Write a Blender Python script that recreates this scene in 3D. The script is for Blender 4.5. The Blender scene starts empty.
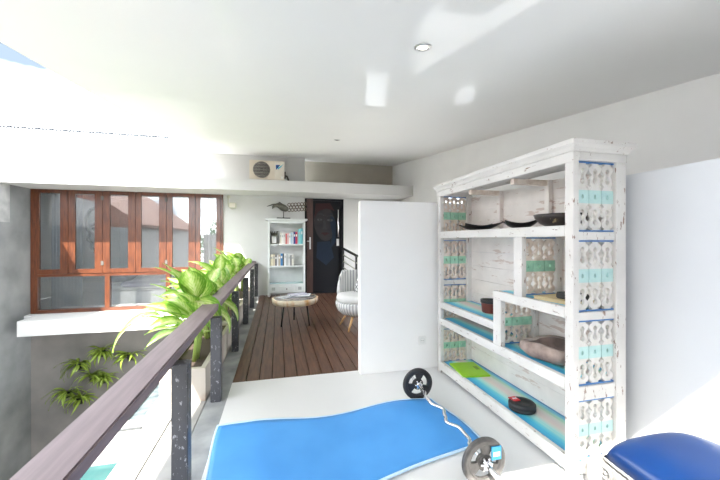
import bpy, bmesh, math, random
from mathutils import Vector, Matrix
R = random.Random(7)
PI = math.pi
sc = bpy.context.scene
C = sc.collection

# ------------------------------------------------------------------ camera, sky, sun, exposure
cd = bpy.data.cameras.new('camera')
cam = bpy.data.objects.new('camera', cd); C.objects.link(cam)
cam.location = (0, 0, 1.35)
cam.rotation_euler = (PI/2, 0, -math.atan2(82, 330))
cd.sensor_width = 36; cd.lens = 16.5; cd.clip_start = .02
sc.camera = cam

w = bpy.data.worlds.new('sky'); sc.world = w; w.use_nodes = True
nt = w.node_tree; nt.nodes.clear()
wo = nt.nodes.new('ShaderNodeOutputWorld'); bg = nt.nodes.new('ShaderNodeBackground')
tc = nt.nodes.new('ShaderNodeTexCoord'); mp = nt.nodes.new('ShaderNodeMapping'); mp.inputs['Scale'].default_value = (1.2, 1.2, 3.0)
mp.inputs['Location'].default_value = (.35, .1, .2)
nz = nt.nodes.new('ShaderNodeTexNoise'); nz.inputs['Scale'].default_value = 1.6; nz.inputs['Detail'].default_value = 6
rp = nt.nodes.new('ShaderNodeValToRGB')
rp.color_ramp.elements[0].position = .40; rp.color_ramp.elements[0].color = (.055, .070, .088, 1)
rp.color_ramp.elements[1].position = .56; rp.color_ramp.elements[1].color = (.92, .96, 1.0, 1)
nt.links.new(tc.outputs['Generated'], mp.inputs['Vector']); nt.links.new(mp.outputs[0], nz.inputs['Vector'])
nt.links.new(nz.outputs['Fac'], rp.inputs[0]); nt.links.new(rp.outputs[0], bg.inputs['Color'])
bg.inputs['Strength'].default_value = 3.0
nt.links.new(bg.outputs[0], wo.inputs[0])

sd = bpy.data.lights.new('sun', 'SUN'); sd.energy = 6.2; sd.angle = .008; sd.color = (1, .95, .86)
sun = bpy.data.objects.new('sun', sd); C.objects.link(sun)
sun.rotation_euler = Vector((.65, 1, -1.32)).to_track_quat('-Z', 'Y').to_euler()
sun.location = (-6, -8, 10)

sc.view_settings.view_transform = 'Standard'; sc.view_settings.look = 'None'
sc.view_settings.gamma = 1; sc.view_settings.use_curve_mapping = False
sc.view_settings.exposure = 1.95
sc.cycles.max_bounces = 10; sc.cycles.diffuse_bounces = 7; sc.cycles.glossy_bounces = 4
sc.cycles.transparent_max_bounces = 12
sc.cycles.caustics_reflective = False; sc.cycles.caustics_refractive = False
sc.cycles.sample_clamp_indirect = 4
sc.cycles.use_denoising = True

# ------------------------------------------------------------------ materials
def mat(name, col, rough=.5, metal=0, col2=None, scale=8, stretch=(1, 1, 1), detail=4, lo=.35, hi=.65, spec=.5, bump=0, coat=0, sheen=0):
    m = bpy.data.materials.new(name); m.use_nodes = True
    n = m.node_tree.nodes; l = m.node_tree.links; b = n['Principled BSDF']
    b.inputs['Roughness'].default_value = rough; b.inputs['Metallic'].default_value = metal
    b.inputs['Specular IOR Level'].default_value = spec
    if coat: b.inputs['Coat Weight'].default_value = coat; b.inputs['Coat Roughness'].default_value = .08
    if sheen: b.inputs['Sheen Weight'].default_value = sheen
    c1 = (*col, 1); c2 = (*(col2 or tuple(min(1, c*.93) for c in col)), 1)
    t = n.new('ShaderNodeTexCoord'); mp = n.new('ShaderNodeMapping'); mp.inputs['Scale'].default_value = stretch
    z = n.new('ShaderNodeTexNoise'); z.inputs['Scale'].default_value = scale; z.inputs['Detail'].default_value = detail
    r = n.new('ShaderNodeValToRGB'); r.color_ramp.elements[0].position = lo; r.color_ramp.elements[1].position = hi
    r.color_ramp.elements[0].color = c2; r.color_ramp.elements[1].color = c1
    l.new(t.outputs['Object'], mp.inputs[0]); l.new(mp.outputs[0], z.inputs['Vector']); l.new(z.outputs['Fac'], r.inputs[0])
    l.new(r.outputs[0], b.inputs['Base Color'])
    if bump:
        bp = n.new('ShaderNodeBump'); bp.inputs['Strength'].default_value = bump; bp.inputs['Distance'].default_value = .01
        l.new(z.outputs['Fac'], bp.inputs['Height']); l.new(bp.outputs[0], b.inputs['Normal'])
    return m

def distressed(name, base, chip, scale=14, stretch=(1, 1, .25), amount=.36):
    """painted wood with small worn-through chips and faint grain"""
    m = mat(name, base, .55, 0, tuple(c*.9 for c in base), scale=6, stretch=(1, 1, 1))
    n = m.node_tree.nodes; l = m.node_tree.links; b = n['Principled BSDF']
    src = b.inputs['Base Color'].links[0].from_socket
    t = n.new('ShaderNodeTexCoord'); mp = n.new('ShaderNodeMapping'); mp.inputs['Scale'].default_value = stretch
    z = n.new('ShaderNodeTexNoise'); z.inputs['Scale'].default_value = scale*3; z.inputs['Detail'].default_value = 8; z.inputs['Roughness'].default_value = .65
    r = n.new('ShaderNodeValToRGB'); r.color_ramp.elements[0].position = amount-.03; r.color_ramp.elements[1].position = amount
    r.color_ramp.elements[0].color = (1, 1, 1, 1); r.color_ramp.elements[1].color = (0, 0, 0, 1)
    mx = n.new('ShaderNodeMix'); mx.data_type = 'RGBA'; mx.inputs['B'].default_value = (*chip, 1)
    l.new(t.outputs['Object'], mp.inputs[0]); l.new(mp.outputs[0], z.inputs['Vector']); l.new(z.outputs['Fac'], r.inputs[0])
    l.new(r.outputs[0], mx.inputs['Factor']); l.new(src, mx.inputs['A']); l.new(mx.outputs['Result'], b.inputs['Base Color'])
    return m

def striped(name, stops, axis='X', lo=0, hi=1, rough=.45):
    """painted stripes running along the board, ramp over one object axis"""
    m = mat(name, (1, 1, 1), rough); n = m.node_tree.nodes; l = m.node_tree.links; b = n['Principled BSDF']
    t = n.new('ShaderNodeTexCoord'); s = n.new('ShaderNodeSeparateXYZ'); mr = n.new('ShaderNodeMapRange')
    mr.inputs['From Min'].default_value = lo; mr.inputs['From Max'].default_value = hi
    r = n.new('ShaderNodeValToRGB'); cr = r.color_ramp; cr.interpolation = 'LINEAR'
    cr.elements[0].position = stops[0][0]; cr.elements[0].color = (*stops[0][1], 1)
    cr.elements[1].position = stops[-1][0]; cr.elements[1].color = (*stops[-1][1], 1)
    for p, c in stops[1:-1]: e = cr.elements.new(p); e.color = (*c, 1)
    z = n.new('ShaderNodeTexNoise'); z.inputs['Scale'].default_value = 5; mp = n.new('ShaderNodeMapping'); mp.inputs['Scale'].default_value = (14, .6, 1)
    l.new(t.outputs['Object'], mp.inputs[0]); l.new(mp.outputs[0], z.inputs['Vector'])
    ad = n.new('ShaderNodeMath'); ad.operation = 'MULTIPLY_ADD'; ad.inputs[1].default_value = .16; ad.inputs[2].default_value = -.08
    a2 = n.new('ShaderNodeMath'); a2.operation = 'ADD'
    l.new(z.outputs['Fac'], ad.inputs[0]); l.new(t.outputs['Object'], s.inputs[0]); l.new(s.outputs[axis], mr.inputs['Value'])
    l.new(mr.outputs[0], a2.inputs[0]); l.new(ad.outputs[0], a2.inputs[1]); l.new(a2.outputs[0], r.inputs[0])
    l.new(r.outputs[0], b.inputs['Base Color'])
    return m

def glass(name, tint=(1, 1, 1), refl=.2, rough=.02):
    m = bpy.data.materials.new(name); m.use_nodes = True; n = m.node_tree.nodes; l = m.node_tree.links; n.clear()
    o = n.new('ShaderNodeOutputMaterial'); t = n.new('ShaderNodeBsdfTransparent'); t.inputs[0].default_value = (*tint, 1)
    g = n.new('ShaderNodeBsdfGlossy'); g.inputs['Roughness'].default_value = rough
    mx = n.new('ShaderNodeMixShader'); lw = n.new('ShaderNodeLayerWeight'); lw.inputs[0].default_value = .35
    ma = n.new('ShaderNodeMath'); ma.operation = 'MULTIPLY_ADD'; ma.inputs[1].default_value = .6; ma.inputs[2].default_value = refl
    l.new(lw.outputs['Fresnel'], ma.inputs[0]); l.new(ma.outputs[0], mx.inputs[0]); l.new(t.outputs[0], mx.inputs[1]); l.new(g.outputs[0], mx.inputs[2]); l.new(mx.outputs[0], o.inputs[0])
    return m

def leafmat(name, edge, mid, vein, trans=.35):
    """variegated leaf: pale centre, green margin, pale side veins, from the leaf's own UV"""
    m = mat(name, edge, .4); n = m.node_tree.nodes; l = m.node_tree.links; b = n['Principled BSDF']
    uv = n.new('ShaderNodeUVMap'); s = n.new('ShaderNodeSeparateXYZ'); l.new(uv.outputs[0], s.inputs[0])
    a = n.new('ShaderNodeMath'); a.operation = 'SUBTRACT'; a.inputs[1].default_value = .5; l.new(s.outputs['X'], a.inputs[0])
    ab = n.new('ShaderNodeMath'); ab.operation = 'ABSOLUTE'; l.new(a.outputs[0], ab.inputs[0])
    z = n.new('ShaderNodeTexNoise'); z.inputs['Scale'].default_value = 9; z.inputs['Detail'].default_value = 5; l.new(uv.outputs[0], z.inputs['Vector'])
    # side veins: saw in (v - |u|)
    vv = n.new('ShaderNodeMath'); vv.operation = 'SUBTRACT'; l.new(s.outputs['Y'], vv.inputs[0]); l.new(ab.outputs[0], vv.inputs[1])
    sn = n.new('ShaderNodeMath'); sn.operation = 'MULTIPLY'; sn.inputs[1].default_value = 55; l.new(vv.outputs[0], sn.inputs[0])
    si = n.new('ShaderNodeMath'); si.operation = 'SINE'; l.new(sn.outputs[0], si.inputs[0])
    k = n.new('ShaderNodeMath'); k.operation = 'MULTIPLY_ADD'; k.inputs[1].default_value = .07; l.new(si.outputs[0], k.inputs[0]); l.new(ab.outputs[0], k.inputs[2])
    k2 = n.new('ShaderNodeMath'); k2.operation = 'MULTIPLY_ADD'; k2.inputs[1].default_value = .55; l.new(z.outputs['Fac'], k2.inputs[0]); l.new(k.outputs[0], k2.inputs[2])
    r = n.new('ShaderNodeValToRGB'); cr = r.color_ramp
    cr.elements[0].position = .26; cr.elements[0].color = (*vein, 1); cr.elements[1].position = .68; cr.elements[1].color = (*edge, 1)
    e = cr.elements.new(.46); e.color = (*mid, 1)
    l.new(k2.outputs[0], r.inputs[0]); l.new(r.outputs[0], b.inputs['Base Color'])
    tr = n.new('ShaderNodeBsdfTranslucent'); l.new(r.outputs[0], tr.inputs[0])
    mx = n.new('ShaderNodeMixShader'); mx.inputs[0].default_value = trans
    l.new(b.outputs[0], mx.inputs[1]); l.new(tr.outputs[0], mx.inputs[2]); l.new(mx.outputs[0], n['Material Output'].inputs[0])
    return m

def speckled(name, base, dot, scale=60, pos=.36, rough=.4):
    m = distressed(name, base, dot, scale=scale/3, stretch=(1, 1, .5), amount=pos)
    m.node_tree.nodes['Principled BSDF'].inputs['Roughness'].default_value = rough
    return m

def lamp_glow(name, col, strength):
    m = bpy.data.materials.new(name); m.use_nodes = True; b = m.node_tree.nodes['Principled BSDF']
    b.inputs['Base Color'].default_value = (*col, 1); b.inputs['Emission Color'].default_value = (*col, 1); b.inputs['Emission Strength'].default_value = strength
    return m

M = dict(
    white=mat('white_plaster', (.88, .88, .875), .6, 0, (.86, .86, .855), 3),
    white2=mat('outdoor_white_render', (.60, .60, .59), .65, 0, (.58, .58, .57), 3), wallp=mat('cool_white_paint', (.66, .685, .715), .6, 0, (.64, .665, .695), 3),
    ceil=mat('ceiling_satin_paint', (.86, .86, .855), .05, 0, (.85, .85, .845), 1.5, spec=.17),
    grey=mat('grey_plaster', (.76, .755, .74), .6, 0, (.73, .725, .71), 2),
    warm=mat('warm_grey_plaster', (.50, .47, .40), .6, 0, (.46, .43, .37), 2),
    floor=mat('white_floor_coating', (.68, .675, .67), .3, 0, (.655, .65, .645), 1.2),
    conc=mat('concrete', (.46, .46, .46), .7, 0, (.33, .335, .34), 5, bump=.15),
    conc2=mat('aged_concrete', (.28, .29, .295), .8, 0, (.185, .193, .20), 1.6, detail=8, bump=.25),
    curb=mat('pale_grey_concrete', (.33, .335, .34), .7, 0, (.19, .20, .21), 4, detail=7, bump=.1),
    conc3=mat('shade_darkened_concrete', (.205, .19, .178), .85, 0, (.145, .138, .13), 1.6, detail=8, bump=.2),  # base colour darkened to carry the shade of the void below the bedroom
    wconc=mat('pale_concrete', (.36, .355, .345), .7, 0, (.25, .245, .24), 3, detail=7),
    deck=mat('deck_wood', (.135, .064, .038), .4, 0, (.065, .030, .019), 6, (6, .5, 1), bump=.1),
    gap=mat('dark_gap', (.02, .018, .015), .9),
    rail=mat('brown_painted_rail', (.205, .155, .168), .5, 0, (.165, .122, .135), 10, (5, .4, 5), spec=.3),
    post=speckled('black_painted_steel', (.06, .062, .072), (.30, .30, .33), 60, .40, .42),
    teak=mat('varnished_teak', (.130, .040, .016), .32, 0, (.066, .020, .009), 7, (5, 5, .6), coat=.3),
    teakh=mat('varnished_teak_rail', (.125, .039, .016), .32, 0, (.066, .020, .009), 7, (.6, 5, 5), coat=.3),
    glass=glass('window_glass', (.93, .95, .96), .20),
    dist=distressed('worn_white_paint', (.70, .685, .66), (.26, .18, .145), 14, (1, 1, .3), .385),
    dist_h=distressed('worn_white_paint_rail', (.70, .685, .66), (.26, .18, .145), 14, (1, .3, 1), .385),
    backb=distressed('whitewashed_planks', (.84, .80, .765), (.62, .52, .47), 7, (1, .18, 1), .42),
    slat=mat('carved_white_slat', (.68, .665, .64), .6, 0, (.60, .58, .54), 20),
    slat_in=mat('carved_raw_slat', (.80, .72, .64), .65, 0, (.62, .51, .43), 20),
    mint=mat('pale_mint_paint', (.46, .66, .64), .6, 0, (.40, .61, .60), 20),
    mint_in=mat('green_mint_paint', (.34, .62, .46), .6, 0, (.26, .52, .38), 20),
    bluebar=mat('blue_paint', (.05, .19, .46), .5),
    black=mat('black_lacquer', (.012, .013, .015), .3),
    blackm=mat('black_rubber', (.02, .02, .022), .55),
    iron=mat('grey_cast_iron', (.12, .115, .11), .45, .3, (.085, .08, .078), 30),
    chrome=mat('chrome', (.82, .82, .84), .16, 1),
    mat_blue=mat('blue_foam', (.068, .30, .68), .6, 0, (.055, .265, .63), 3),
    mat_edge=mat('pale_blue_foam_edge', (.55, .74, .92), .6),
    tag=mat('blue_tag', (.03, .38, .70), .4), tagw=mat('white_print', (.85, .87, .88), .5), red=mat('red_label', (.62, .02, .03), .45),
    satin=mat('blue_satin', (.0008, .018, .085), .30, 0, (.0008, .014, .07), 4, spec=.5),
    silver=mat('silver_white_carving', (.34, .335, .325), .4, .1, (.20, .197, .19), 25),
    lime=mat('lime_cover', (.32, .62, .02), .4), lime2=mat('grey_print', (.18, .34, .03), .5),
    terr=mat('dark_red_glaze', (.20, .045, .03), .35, 0, (.13, .03, .02), 8),
    stone=mat('pinkish_stone', (.46, .36, .31), .7, 0, (.22, .16, .14), 9, detail=8, bump=.4),
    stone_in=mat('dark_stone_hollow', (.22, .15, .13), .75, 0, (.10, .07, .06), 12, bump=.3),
    bowl=speckled('dark_mosaic_bowl', (.035, .028, .026), (.30, .24, .12), 26, .37, .35),
    paper=mat('yellowed_paper', (.62, .50, .28), .7), paperw=mat('white_paper', (.80, .80, .78), .7),
    shelfw=mat('grey_white_cabinet', (.72, .745, .74), .5, 0, (.66, .69, .69), 5), shelfin=mat('cabinet_back', (.70, .715, .71), .6),
    shelfp=mat('cabinet_recess', (.40, .43, .43), .6), aqua=mat('aqua_glass_edge', (.36, .52, .53), .2),
    bark=mat('petrified_bark', (.66, .57, .44), .5, 0, (.50, .27, .10), 7, (1, 1, .4), lo=.4, hi=.55),
    ptop=mat('petrified_top', (.34, .30, .27), .25, 0, (.10, .09, .085), 9, detail=8),
    weave=None, cush=mat('white_cushion', (.66, .66, .66), .8), oak=mat('oak_leg', (.52, .31, .13), .45),
    lattice=None,
    ac=mat('cream_metal', (.70, .63, .52), .45), ac2=mat('cream_metal_light', (.74, .69, .60), .45), dark=mat('dark_grille', (.10, .095, .085), .6), grille=mat('grille_wire', (.30, .28, .25), .5),
    cyan=mat('cyan_mark', (.02, .45, .62), .4), navy=mat('navy_mark', (.02, .09, .30), .4),
    door=mat('dark_door', (.006, .007, .010), .5, 0, (.008, .008, .011), 3, spec=.2), brown=mat('dark_brown_wood', (.075, .035, .028), .4, 0, (.045, .022, .018), 8, (5, 5, .5)),
    face1=mat('mural_skin', (.030, .027, .028), .4, 0, (.020, .020, .024), 4, spec=.2), face2=mat('mural_red', (.034, .013, .014), .4, spec=.2), face3=mat('mural_blue', (.010, .019, .036), .4, spec=.2), face4=mat('mural_dark', (.008, .008, .011), .4), face5=mat('mural_pale', (.06, .06, .065), .4, spec=.2),
    bird=mat('aged_metal', (.15, .145, .115), .5, .3, (.08, .08, .07), 20), ring=mat('wooden_rings', (.16, .115, .08), .6, 0, (.08, .06, .05), 20),
    leaf=leafmat('variegated_leaf', (.16, .36, .035), (.50, .66, .16), (.78, .82, .46), .4),
    leaf2=leafmat('green_strap_leaf', (.16, .24, .03), (.26, .36, .05), (.36, .44, .10), .3),
    stem=mat('leaf_stem', (.30, .42, .10), .5), pot=mat('black_pot', (.012, .012, .012), .5),
    soil=mat('soil', (.06, .04, .03), .9), planter=mat('planter_render', (.46, .42, .37), .7, 0, (.30, .21, .16), 4, detail=7, lo=.3, hi=.5),
    water=mat('pool_water', (.035, .11, .11), .05, 0, (.025, .085, .09), 3), water2=mat('still_grey_water', (.08, .105, .12), .06, 0, (.16, .19, .20), 7),
    curtain=mat('grey_blue_curtain', (.36, .42, .50), .8, 0, (.29, .35, .43), 3), curtainw=mat('white_curtain', (.80, .81, .82), .8),
    bedw=mat('white_sheet', (.78, .77, .76), .8), bedp=mat('lilac_cover', (.46, .44, .54), .8), pilld=mat('dark_pillow', (.14, .14, .18), .8), pillp=mat('patterned_pillow', (.52, .53, .58), .8, 0, (.10, .11, .16), 60),
    tile=mat('red_roof_tiles', (.17, .075, .05), .7, 0, (.10, .05, .04), 12), gwall=mat('garden_wall_render', (.44, .43, .42), .8, 0, (.36, .355, .35), 2),
    treeleaf=mat('tree_leaf', (.07, .17, .03), .6, 0, (.04, .10, .02), 12), trunk=mat('trunk', (.12, .08, .05), .8),
    rope=mat('blue_grey_rope', (.03, .036, .05), .8, 0, (.012, .015, .02), 60), plastic=mat('white_plastic', (.84, .84, .83), .35), beige=mat('beige_plastic', (.52, .52, .42), .5),
    downl=lamp_glow('downlight_glow', (1, .93, .82), 2.0), steel=mat('brushed_steel', (.62, .62, .62), .3, 1),
    slotm=mat('steel_drain', (.08, .085, .09), .5),
)
STR = [(0, (.01, .09, .22)), (.05, (.02, .22, .42)), (.16, (.04, .36, .52)), (.26, (.12, .46, .52)), (.36, (.34, .55, .52)), (.48, (.52, .47, .42)),
       (.6, (.50, .42, .40)), (.70, (.46, .44, .40)), (.78, (.28, .44, .30)), (.86, (.16, .40, .42)), (.94, (.06, .24, .42)), (1, (.02, .08, .22))]

STR = [(p, tuple(min(.85, c*1.4+.01) for c in col)) for p, col in STR]
def wave_stripes(name, c1, c2, freq):
    m = mat(name, c1, .8); n = m.node_tree.nodes; l = m.node_tree.links; b = n['Principled BSDF']
    t = n.new('ShaderNodeTexCoord'); s = n.new('ShaderNodeSeparateXYZ'); l.new(t.outputs['Object'], s.inputs[0])
    a = n.new('ShaderNodeMath'); a.operation = 'ARCTAN2'; l.new(s.outputs['Y'], a.inputs[0]); l.new(s.outputs['X'], a.inputs[1])
    k = n.new('ShaderNodeMath'); k.operation = 'MULTIPLY'; k.inputs[1].default_value = freq; l.new(a.outputs[0], k.inputs[0])
    si = n.new('ShaderNodeMath'); si.operation = 'SINE'; l.new(k.outputs[0], si.inputs[0])
    r = n.new('ShaderNodeValToRGB'); r.color_ramp.elements[0].position = .25; r.color_ramp.elements[1].position = .6
    r.color_ramp.elements[0].color = (*c2, 1); r.color_ramp.elements[1].color = (*c1, 1)
    ma = n.new('ShaderNodeMath'); ma.operation = 'MULTIPLY_ADD'; ma.inputs[1].default_value = .5; ma.inputs[2].default_value = .5
    l.new(si.outputs[0], ma.inputs[0]); l.new(ma.outputs[0], r.inputs[0]); l.new(r.outputs[0], b.inputs['Base Color'])
    return m
def satin_paint(m, fac, rough):
    """matt paint under a thin even clear film"""
    n = m.node_tree.nodes; l = m.node_tree.links; b = n['Principled BSDF']; b.inputs['Specular IOR Level'].default_value = 0; b.inputs['Roughness'].default_value = 1
    g = n.new('ShaderNodeBsdfGlossy'); g.inputs['Roughness'].default_value = rough; mx = n.new('ShaderNodeMixShader'); mx.inputs[0].default_value = fac
    l.new(b.outputs[0], mx.inputs[1]); l.new(g.outputs[0], mx.inputs[2]); l.new(mx.outputs[0], n['Material Output'].inputs[0])
satin_paint(M['ceil'], .035, .04)
M['weave'] = wave_stripes('woven_white_grey', (.66, .66, .66), (.36, .37, .39), 46)

def lattice(name):
    m = mat(name, (.8, .8, .8), .85); n = m.node_tree.nodes; l = m.node_tree.links; b = n['Principled BSDF']
    t = n.new('ShaderNodeTexCoord'); mp = n.new('ShaderNodeMapping'); mp.inputs['Rotation'].default_value = (0, 0, PI/4)
    br = n.new('ShaderNodeTexBrick'); br.offset = 0; br.inputs['Scale'].default_value = 9; br.inputs['Mortar Size'].default_value = .07
    br.inputs['Color1'].default_value = (.8, .8, .8, 1); br.inputs['Color2'].default_value = (.78, .78, .79, 1); br.inputs['Mortar'].default_value = (.16, .17, .18, 1)
    br.inputs['Brick Width'].default_value = .5; br.inputs['Row Height'].default_value = .5
    l.new(t.outputs['Object'], mp.inputs[0]); l.new(mp.outputs[0], br.inputs['Vector']); l.new(br.outputs['Color'], b.inputs['Base Color'])
    return m
M['lattice'] = lattice('lattice_print')

# ------------------------------------------------------------------ mesh helpers
def nb(): return bmesh.new()
def box(bm, x0, y0, z0, x1, y1, z1, mi=0):
    v = [bm.verts.new(p) for p in ((x0, y0, z0), (x1, y0, z0), (x1, y1, z0), (x0, y1, z0), (x0, y0, z1), (x1, y0, z1), (x1, y1, z1), (x0, y1, z1))]
    for f in ((0, 3, 2, 1), (4, 5, 6, 7), (0, 1, 5, 4), (1, 2, 6, 5), (2, 3, 7, 6), (3, 0, 4, 7)):
        bm.faces.new([v[i] for i in f]).material_index = mi
    return v
def bevel(bm, r=.004, seg=2):
    bmesh.ops.bevel(bm, geom=bm.edges[:], offset=r, segments=seg, affect='EDGES', clamp_overlap=True)
    return bm
def bbox(x0, y0, z0, x1, y1, z1, r=.004, seg=2):
    bm = nb(); box(bm, x0, y0, z0, x1, y1, z1); return bevel(bm, r, seg)
def tube(bm, pts, r, n=10, mi=0, cap=True):
    pts = [Vector(p) for p in pts]; rs = r if isinstance(r, (list, tuple)) else [r]*len(pts)
    rings = []; prev = None
    for i, p in enumerate(pts):
        d = (pts[min(i+1, len(pts)-1)] - pts[max(i-1, 0)]).normalized()
        if prev is None: a = d.orthogonal().normalized()
        else:
            a = prev - d*prev.dot(d); a = a.normalized() if a.length > 1e-5 else d.orthogonal().normalized()
        prev = a; b = d.cross(a)
        rings.append([bm.verts.new(p + (a*math.cos(2*PI*k/n) + b*math.sin(2*PI*k/n))*rs[i]) for k in range(n)])
    for q, s in zip(rings, rings[1:]):
        for k in range(n):
            f = bm.faces.new((q[k], q[(k+1) % n], s[(k+1) % n], s[k])); f.smooth = True; f.material_index = mi
    if cap:
        bm.faces.new(rings[0][::-1]).material_index = mi; bm.faces.new(rings[-1]).material_index = mi
def lathe(bm, prof, c=(0, 0, 0), n=32, mi=0, axis='Z', smooth=True, rfun=None):
    rings = []
    for r, z in prof:
        ring = []
        for k in range(n):
            a = 2*PI*k/n; rr = max(r, 1e-4)*(rfun(a, z) if rfun else 1); p = (rr*math.cos(a), rr*math.sin(a), z)
            if axis == 'Y': p = (p[0], p[2], p[1])
            if axis == 'X': p = (p[2], p[0], p[1])
            ring.append(bm.verts.new((p[0]+c[0], p[1]+c[1], p[2]+c[2])))
        rings.append(ring)
    for q, s in zip(rings, rings[1:]):
        for k in range(n):
            f = bm.faces.new((q[k], q[(k+1) % n], s[(k+1) % n], s[k])); f.smooth = smooth; f.material_index = mi
    bm.faces.new(rings[0][::-1]).material_index = mi; bm.faces.new(rings[-1]).material_index = mi
    bmesh.ops.recalc_face_normals(bm, faces=bm.faces[:])
def prism(bm, poly, a0, a1, plane='XZ', mi=0):
    """outline poly extruded between a0 and a1 along the axis normal to plane"""
    def P(u, v, a): return {'XZ': (u, a, v), 'XY': (u, v, a), 'YZ': (a, u, v)}[plane]
    A = [bm.verts.new(P(u, v, a0)) for u, v in poly]; B = [bm.verts.new(P(u, v, a1)) for u, v in poly]
    n = len(poly)
    bm.faces.new(A).material_index = mi; bm.faces.new(B[::-1]).material_index = mi
    for i in range(n): bm.faces.new((A[i], A[(i+1) % n], B[(i+1) % n], B[i])).material_index = mi
    bmesh.ops.recalc_face_normals(bm, faces=bm.faces[:])
def torus(bm, c, R0, r, axis='Y', n=24, m=8, mi=0):
    rings = []
    for i in range(n):
        a = 2*PI*i/n; ring = []
        for j in range(m):
            b = 2*PI*j/m; x = (R0+r*math.cos(b))*math.cos(a); y = (R0+r*math.cos(b))*math.sin(a); z = r*math.sin(b)
            p = {'Z': (x, y, z), 'Y': (x, z, y), 'X': (z, x, y)}[axis]
            ring.append(bm.verts.new((p[0]+c[0], p[1]+c[1], p[2]+c[2])))
        rings.append(ring)
    for i in range(n):
        q, s = rings[i], rings[(i+1) % n]
        for j in range(m):
            f = bm.faces.new((q[j], q[(j+1) % m], s[(j+1) % m], s[j])); f.smooth = True; f.material_index = mi
    bmesh.ops.recalc_face_normals(bm, faces=bm.faces[:])
ORIG = {}
def link(name, bm, mats, parent=None, smooth=False, local=False):
    """one mesh object; bm is in world coordinates unless local, and is moved into its thing's frame"""
    if not isinstance(mats, (list, tuple)): mats = [mats]
    me = bpy.data.meshes.new(name)
    org = ORIG.get(parent.name, Vector()) if parent else Vector()
    if parent and not local: bmesh.ops.translate(bm, vec=-org, verts=bm.verts[:])
    bm.to_mesh(me); bm.free()
    for m in mats: me.materials.append(m)
    if smooth:
        for p in me.polygons: p.use_smooth = True
    o = bpy.data.objects.new(name, me); C.objects.link(o)
    if parent: o.parent = parent; ORIG[o.name] = org
    return o
def tag(o, label, cat, group=None, kind=None):
    o['label'] = label; o['category'] = cat
    if group: o['group'] = group
    if kind: o['kind'] = kind
    return o
def thing(name, label, cat, loc, group=None, rz=0, kind=None):
    o = bpy.data.objects.new(name, None); C.objects.link(o); o.empty_display_size = .05
    o.location = loc; o.rotation_euler = (0, 0, rz); ORIG[o.name] = Vector(loc)
    return tag(o, label, cat, group, kind)
def solo(name, bm, mats, label, cat, group=None, smooth=False, loc=None, rz=0):
    """a thing that is one mesh; origin put at loc"""
    if loc is not None: bmesh.ops.translate(bm, vec=-Vector(loc), verts=bm.verts[:])
    o = link(name, bm, mats, None, smooth)
    if loc is not None: o.location = loc
    o.rotation_euler = (0, 0, rz)
    return tag(o, label, cat, group)
def struct(name, bm, mats, label, cat, parent=None):
    o = link(name, bm, mats, parent)
    o['kind'] = 'structure'
    if not parent: o['label'] = label; o['category'] = cat
    return o
def dup(root, loc, rz=None, label=None, group=None):
    r = root.copy(); C.objects.link(r); r.location = loc
    if rz is not None: r.rotation_euler = (0, 0, rz)
    if label: r['label'] = label
    if group: r['group'] = group
    for ch in list(root.children):
        c = ch.copy(); C.objects.link(c); c.parent = r
        for g in ch.children:
            d = g.copy(); C.objects.link(d); d.parent = c
    return r
def ceil_z(y): return 2.386 + .121*y

# ------------------------------------------------------------------ the setting
bm = nb(); box(bm, -.42, -1.5, -.25, 3.2, 3.32, 0); box(bm, -.95, -4.4, -.25, 5.0, -1.5, 0, 1)
struct('floor', bm, [M['floor'], M['curb']], 'glossy white floor of the open terrace room', 'floor')
bm = nb(); box(bm, -.42, 3.325, -.25, 3.2, 8.6, -.03, 1)
x = -.418
while x < 3.19:
    x1 = min(x+.112, 3.195); v = box(bm, x, 3.325, -.028, x1, 8.6 if .6 < x < 1.5 else 8.4, 0, 0); x += .122
struct('floor_deck', bm, [M['deck'], M['gap']], 'dark brown boarded deck running to the back wall', 'deck')
bm = nb(); box(bm, -.583, -1.5, -.3, -.42, 8.4, -.004)
struct('trim_curb', bm, M['curb'], 'grey concrete curb strip under the balustrade posts', 'curb')
bm = nb(); box(bm, -.781, -1.5, -.3, -.592, 8.4, -.01); box(bm, -.95, -1.5, -.3, -.791, 8.4, -.01); box(bm, -.949, -1.5, -.3, -.42, 8.4, -.06, 1)
struct('trim_ledge', bm, [M['wconc'], M['gap']], 'sunlit pale concrete ledge outside the balustrade', 'ledge')

# roof slab, sloping up towards the back
bm = nb()
for q in ((-1.88, -.15, 3.35, 10.2), (1.32, -.95, 3.35, -.15), (-1.88, -.95, -.25, -.15), (-1.88, -4.4, 3.35, -.95)):      # last three added out of view to cut sky light, leaving a sun slot
    v = box(bm, q[0], q[1], 0, q[2], q[3], 0)
    for i, p in enumerate(v): p.co.z = ceil_z(p.co.y) + (.16 if i > 3 else 0)
struct('ceiling', bm, M['ceil'], 'sloping white satin ceiling of the terrace room', 'ceiling')

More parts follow.
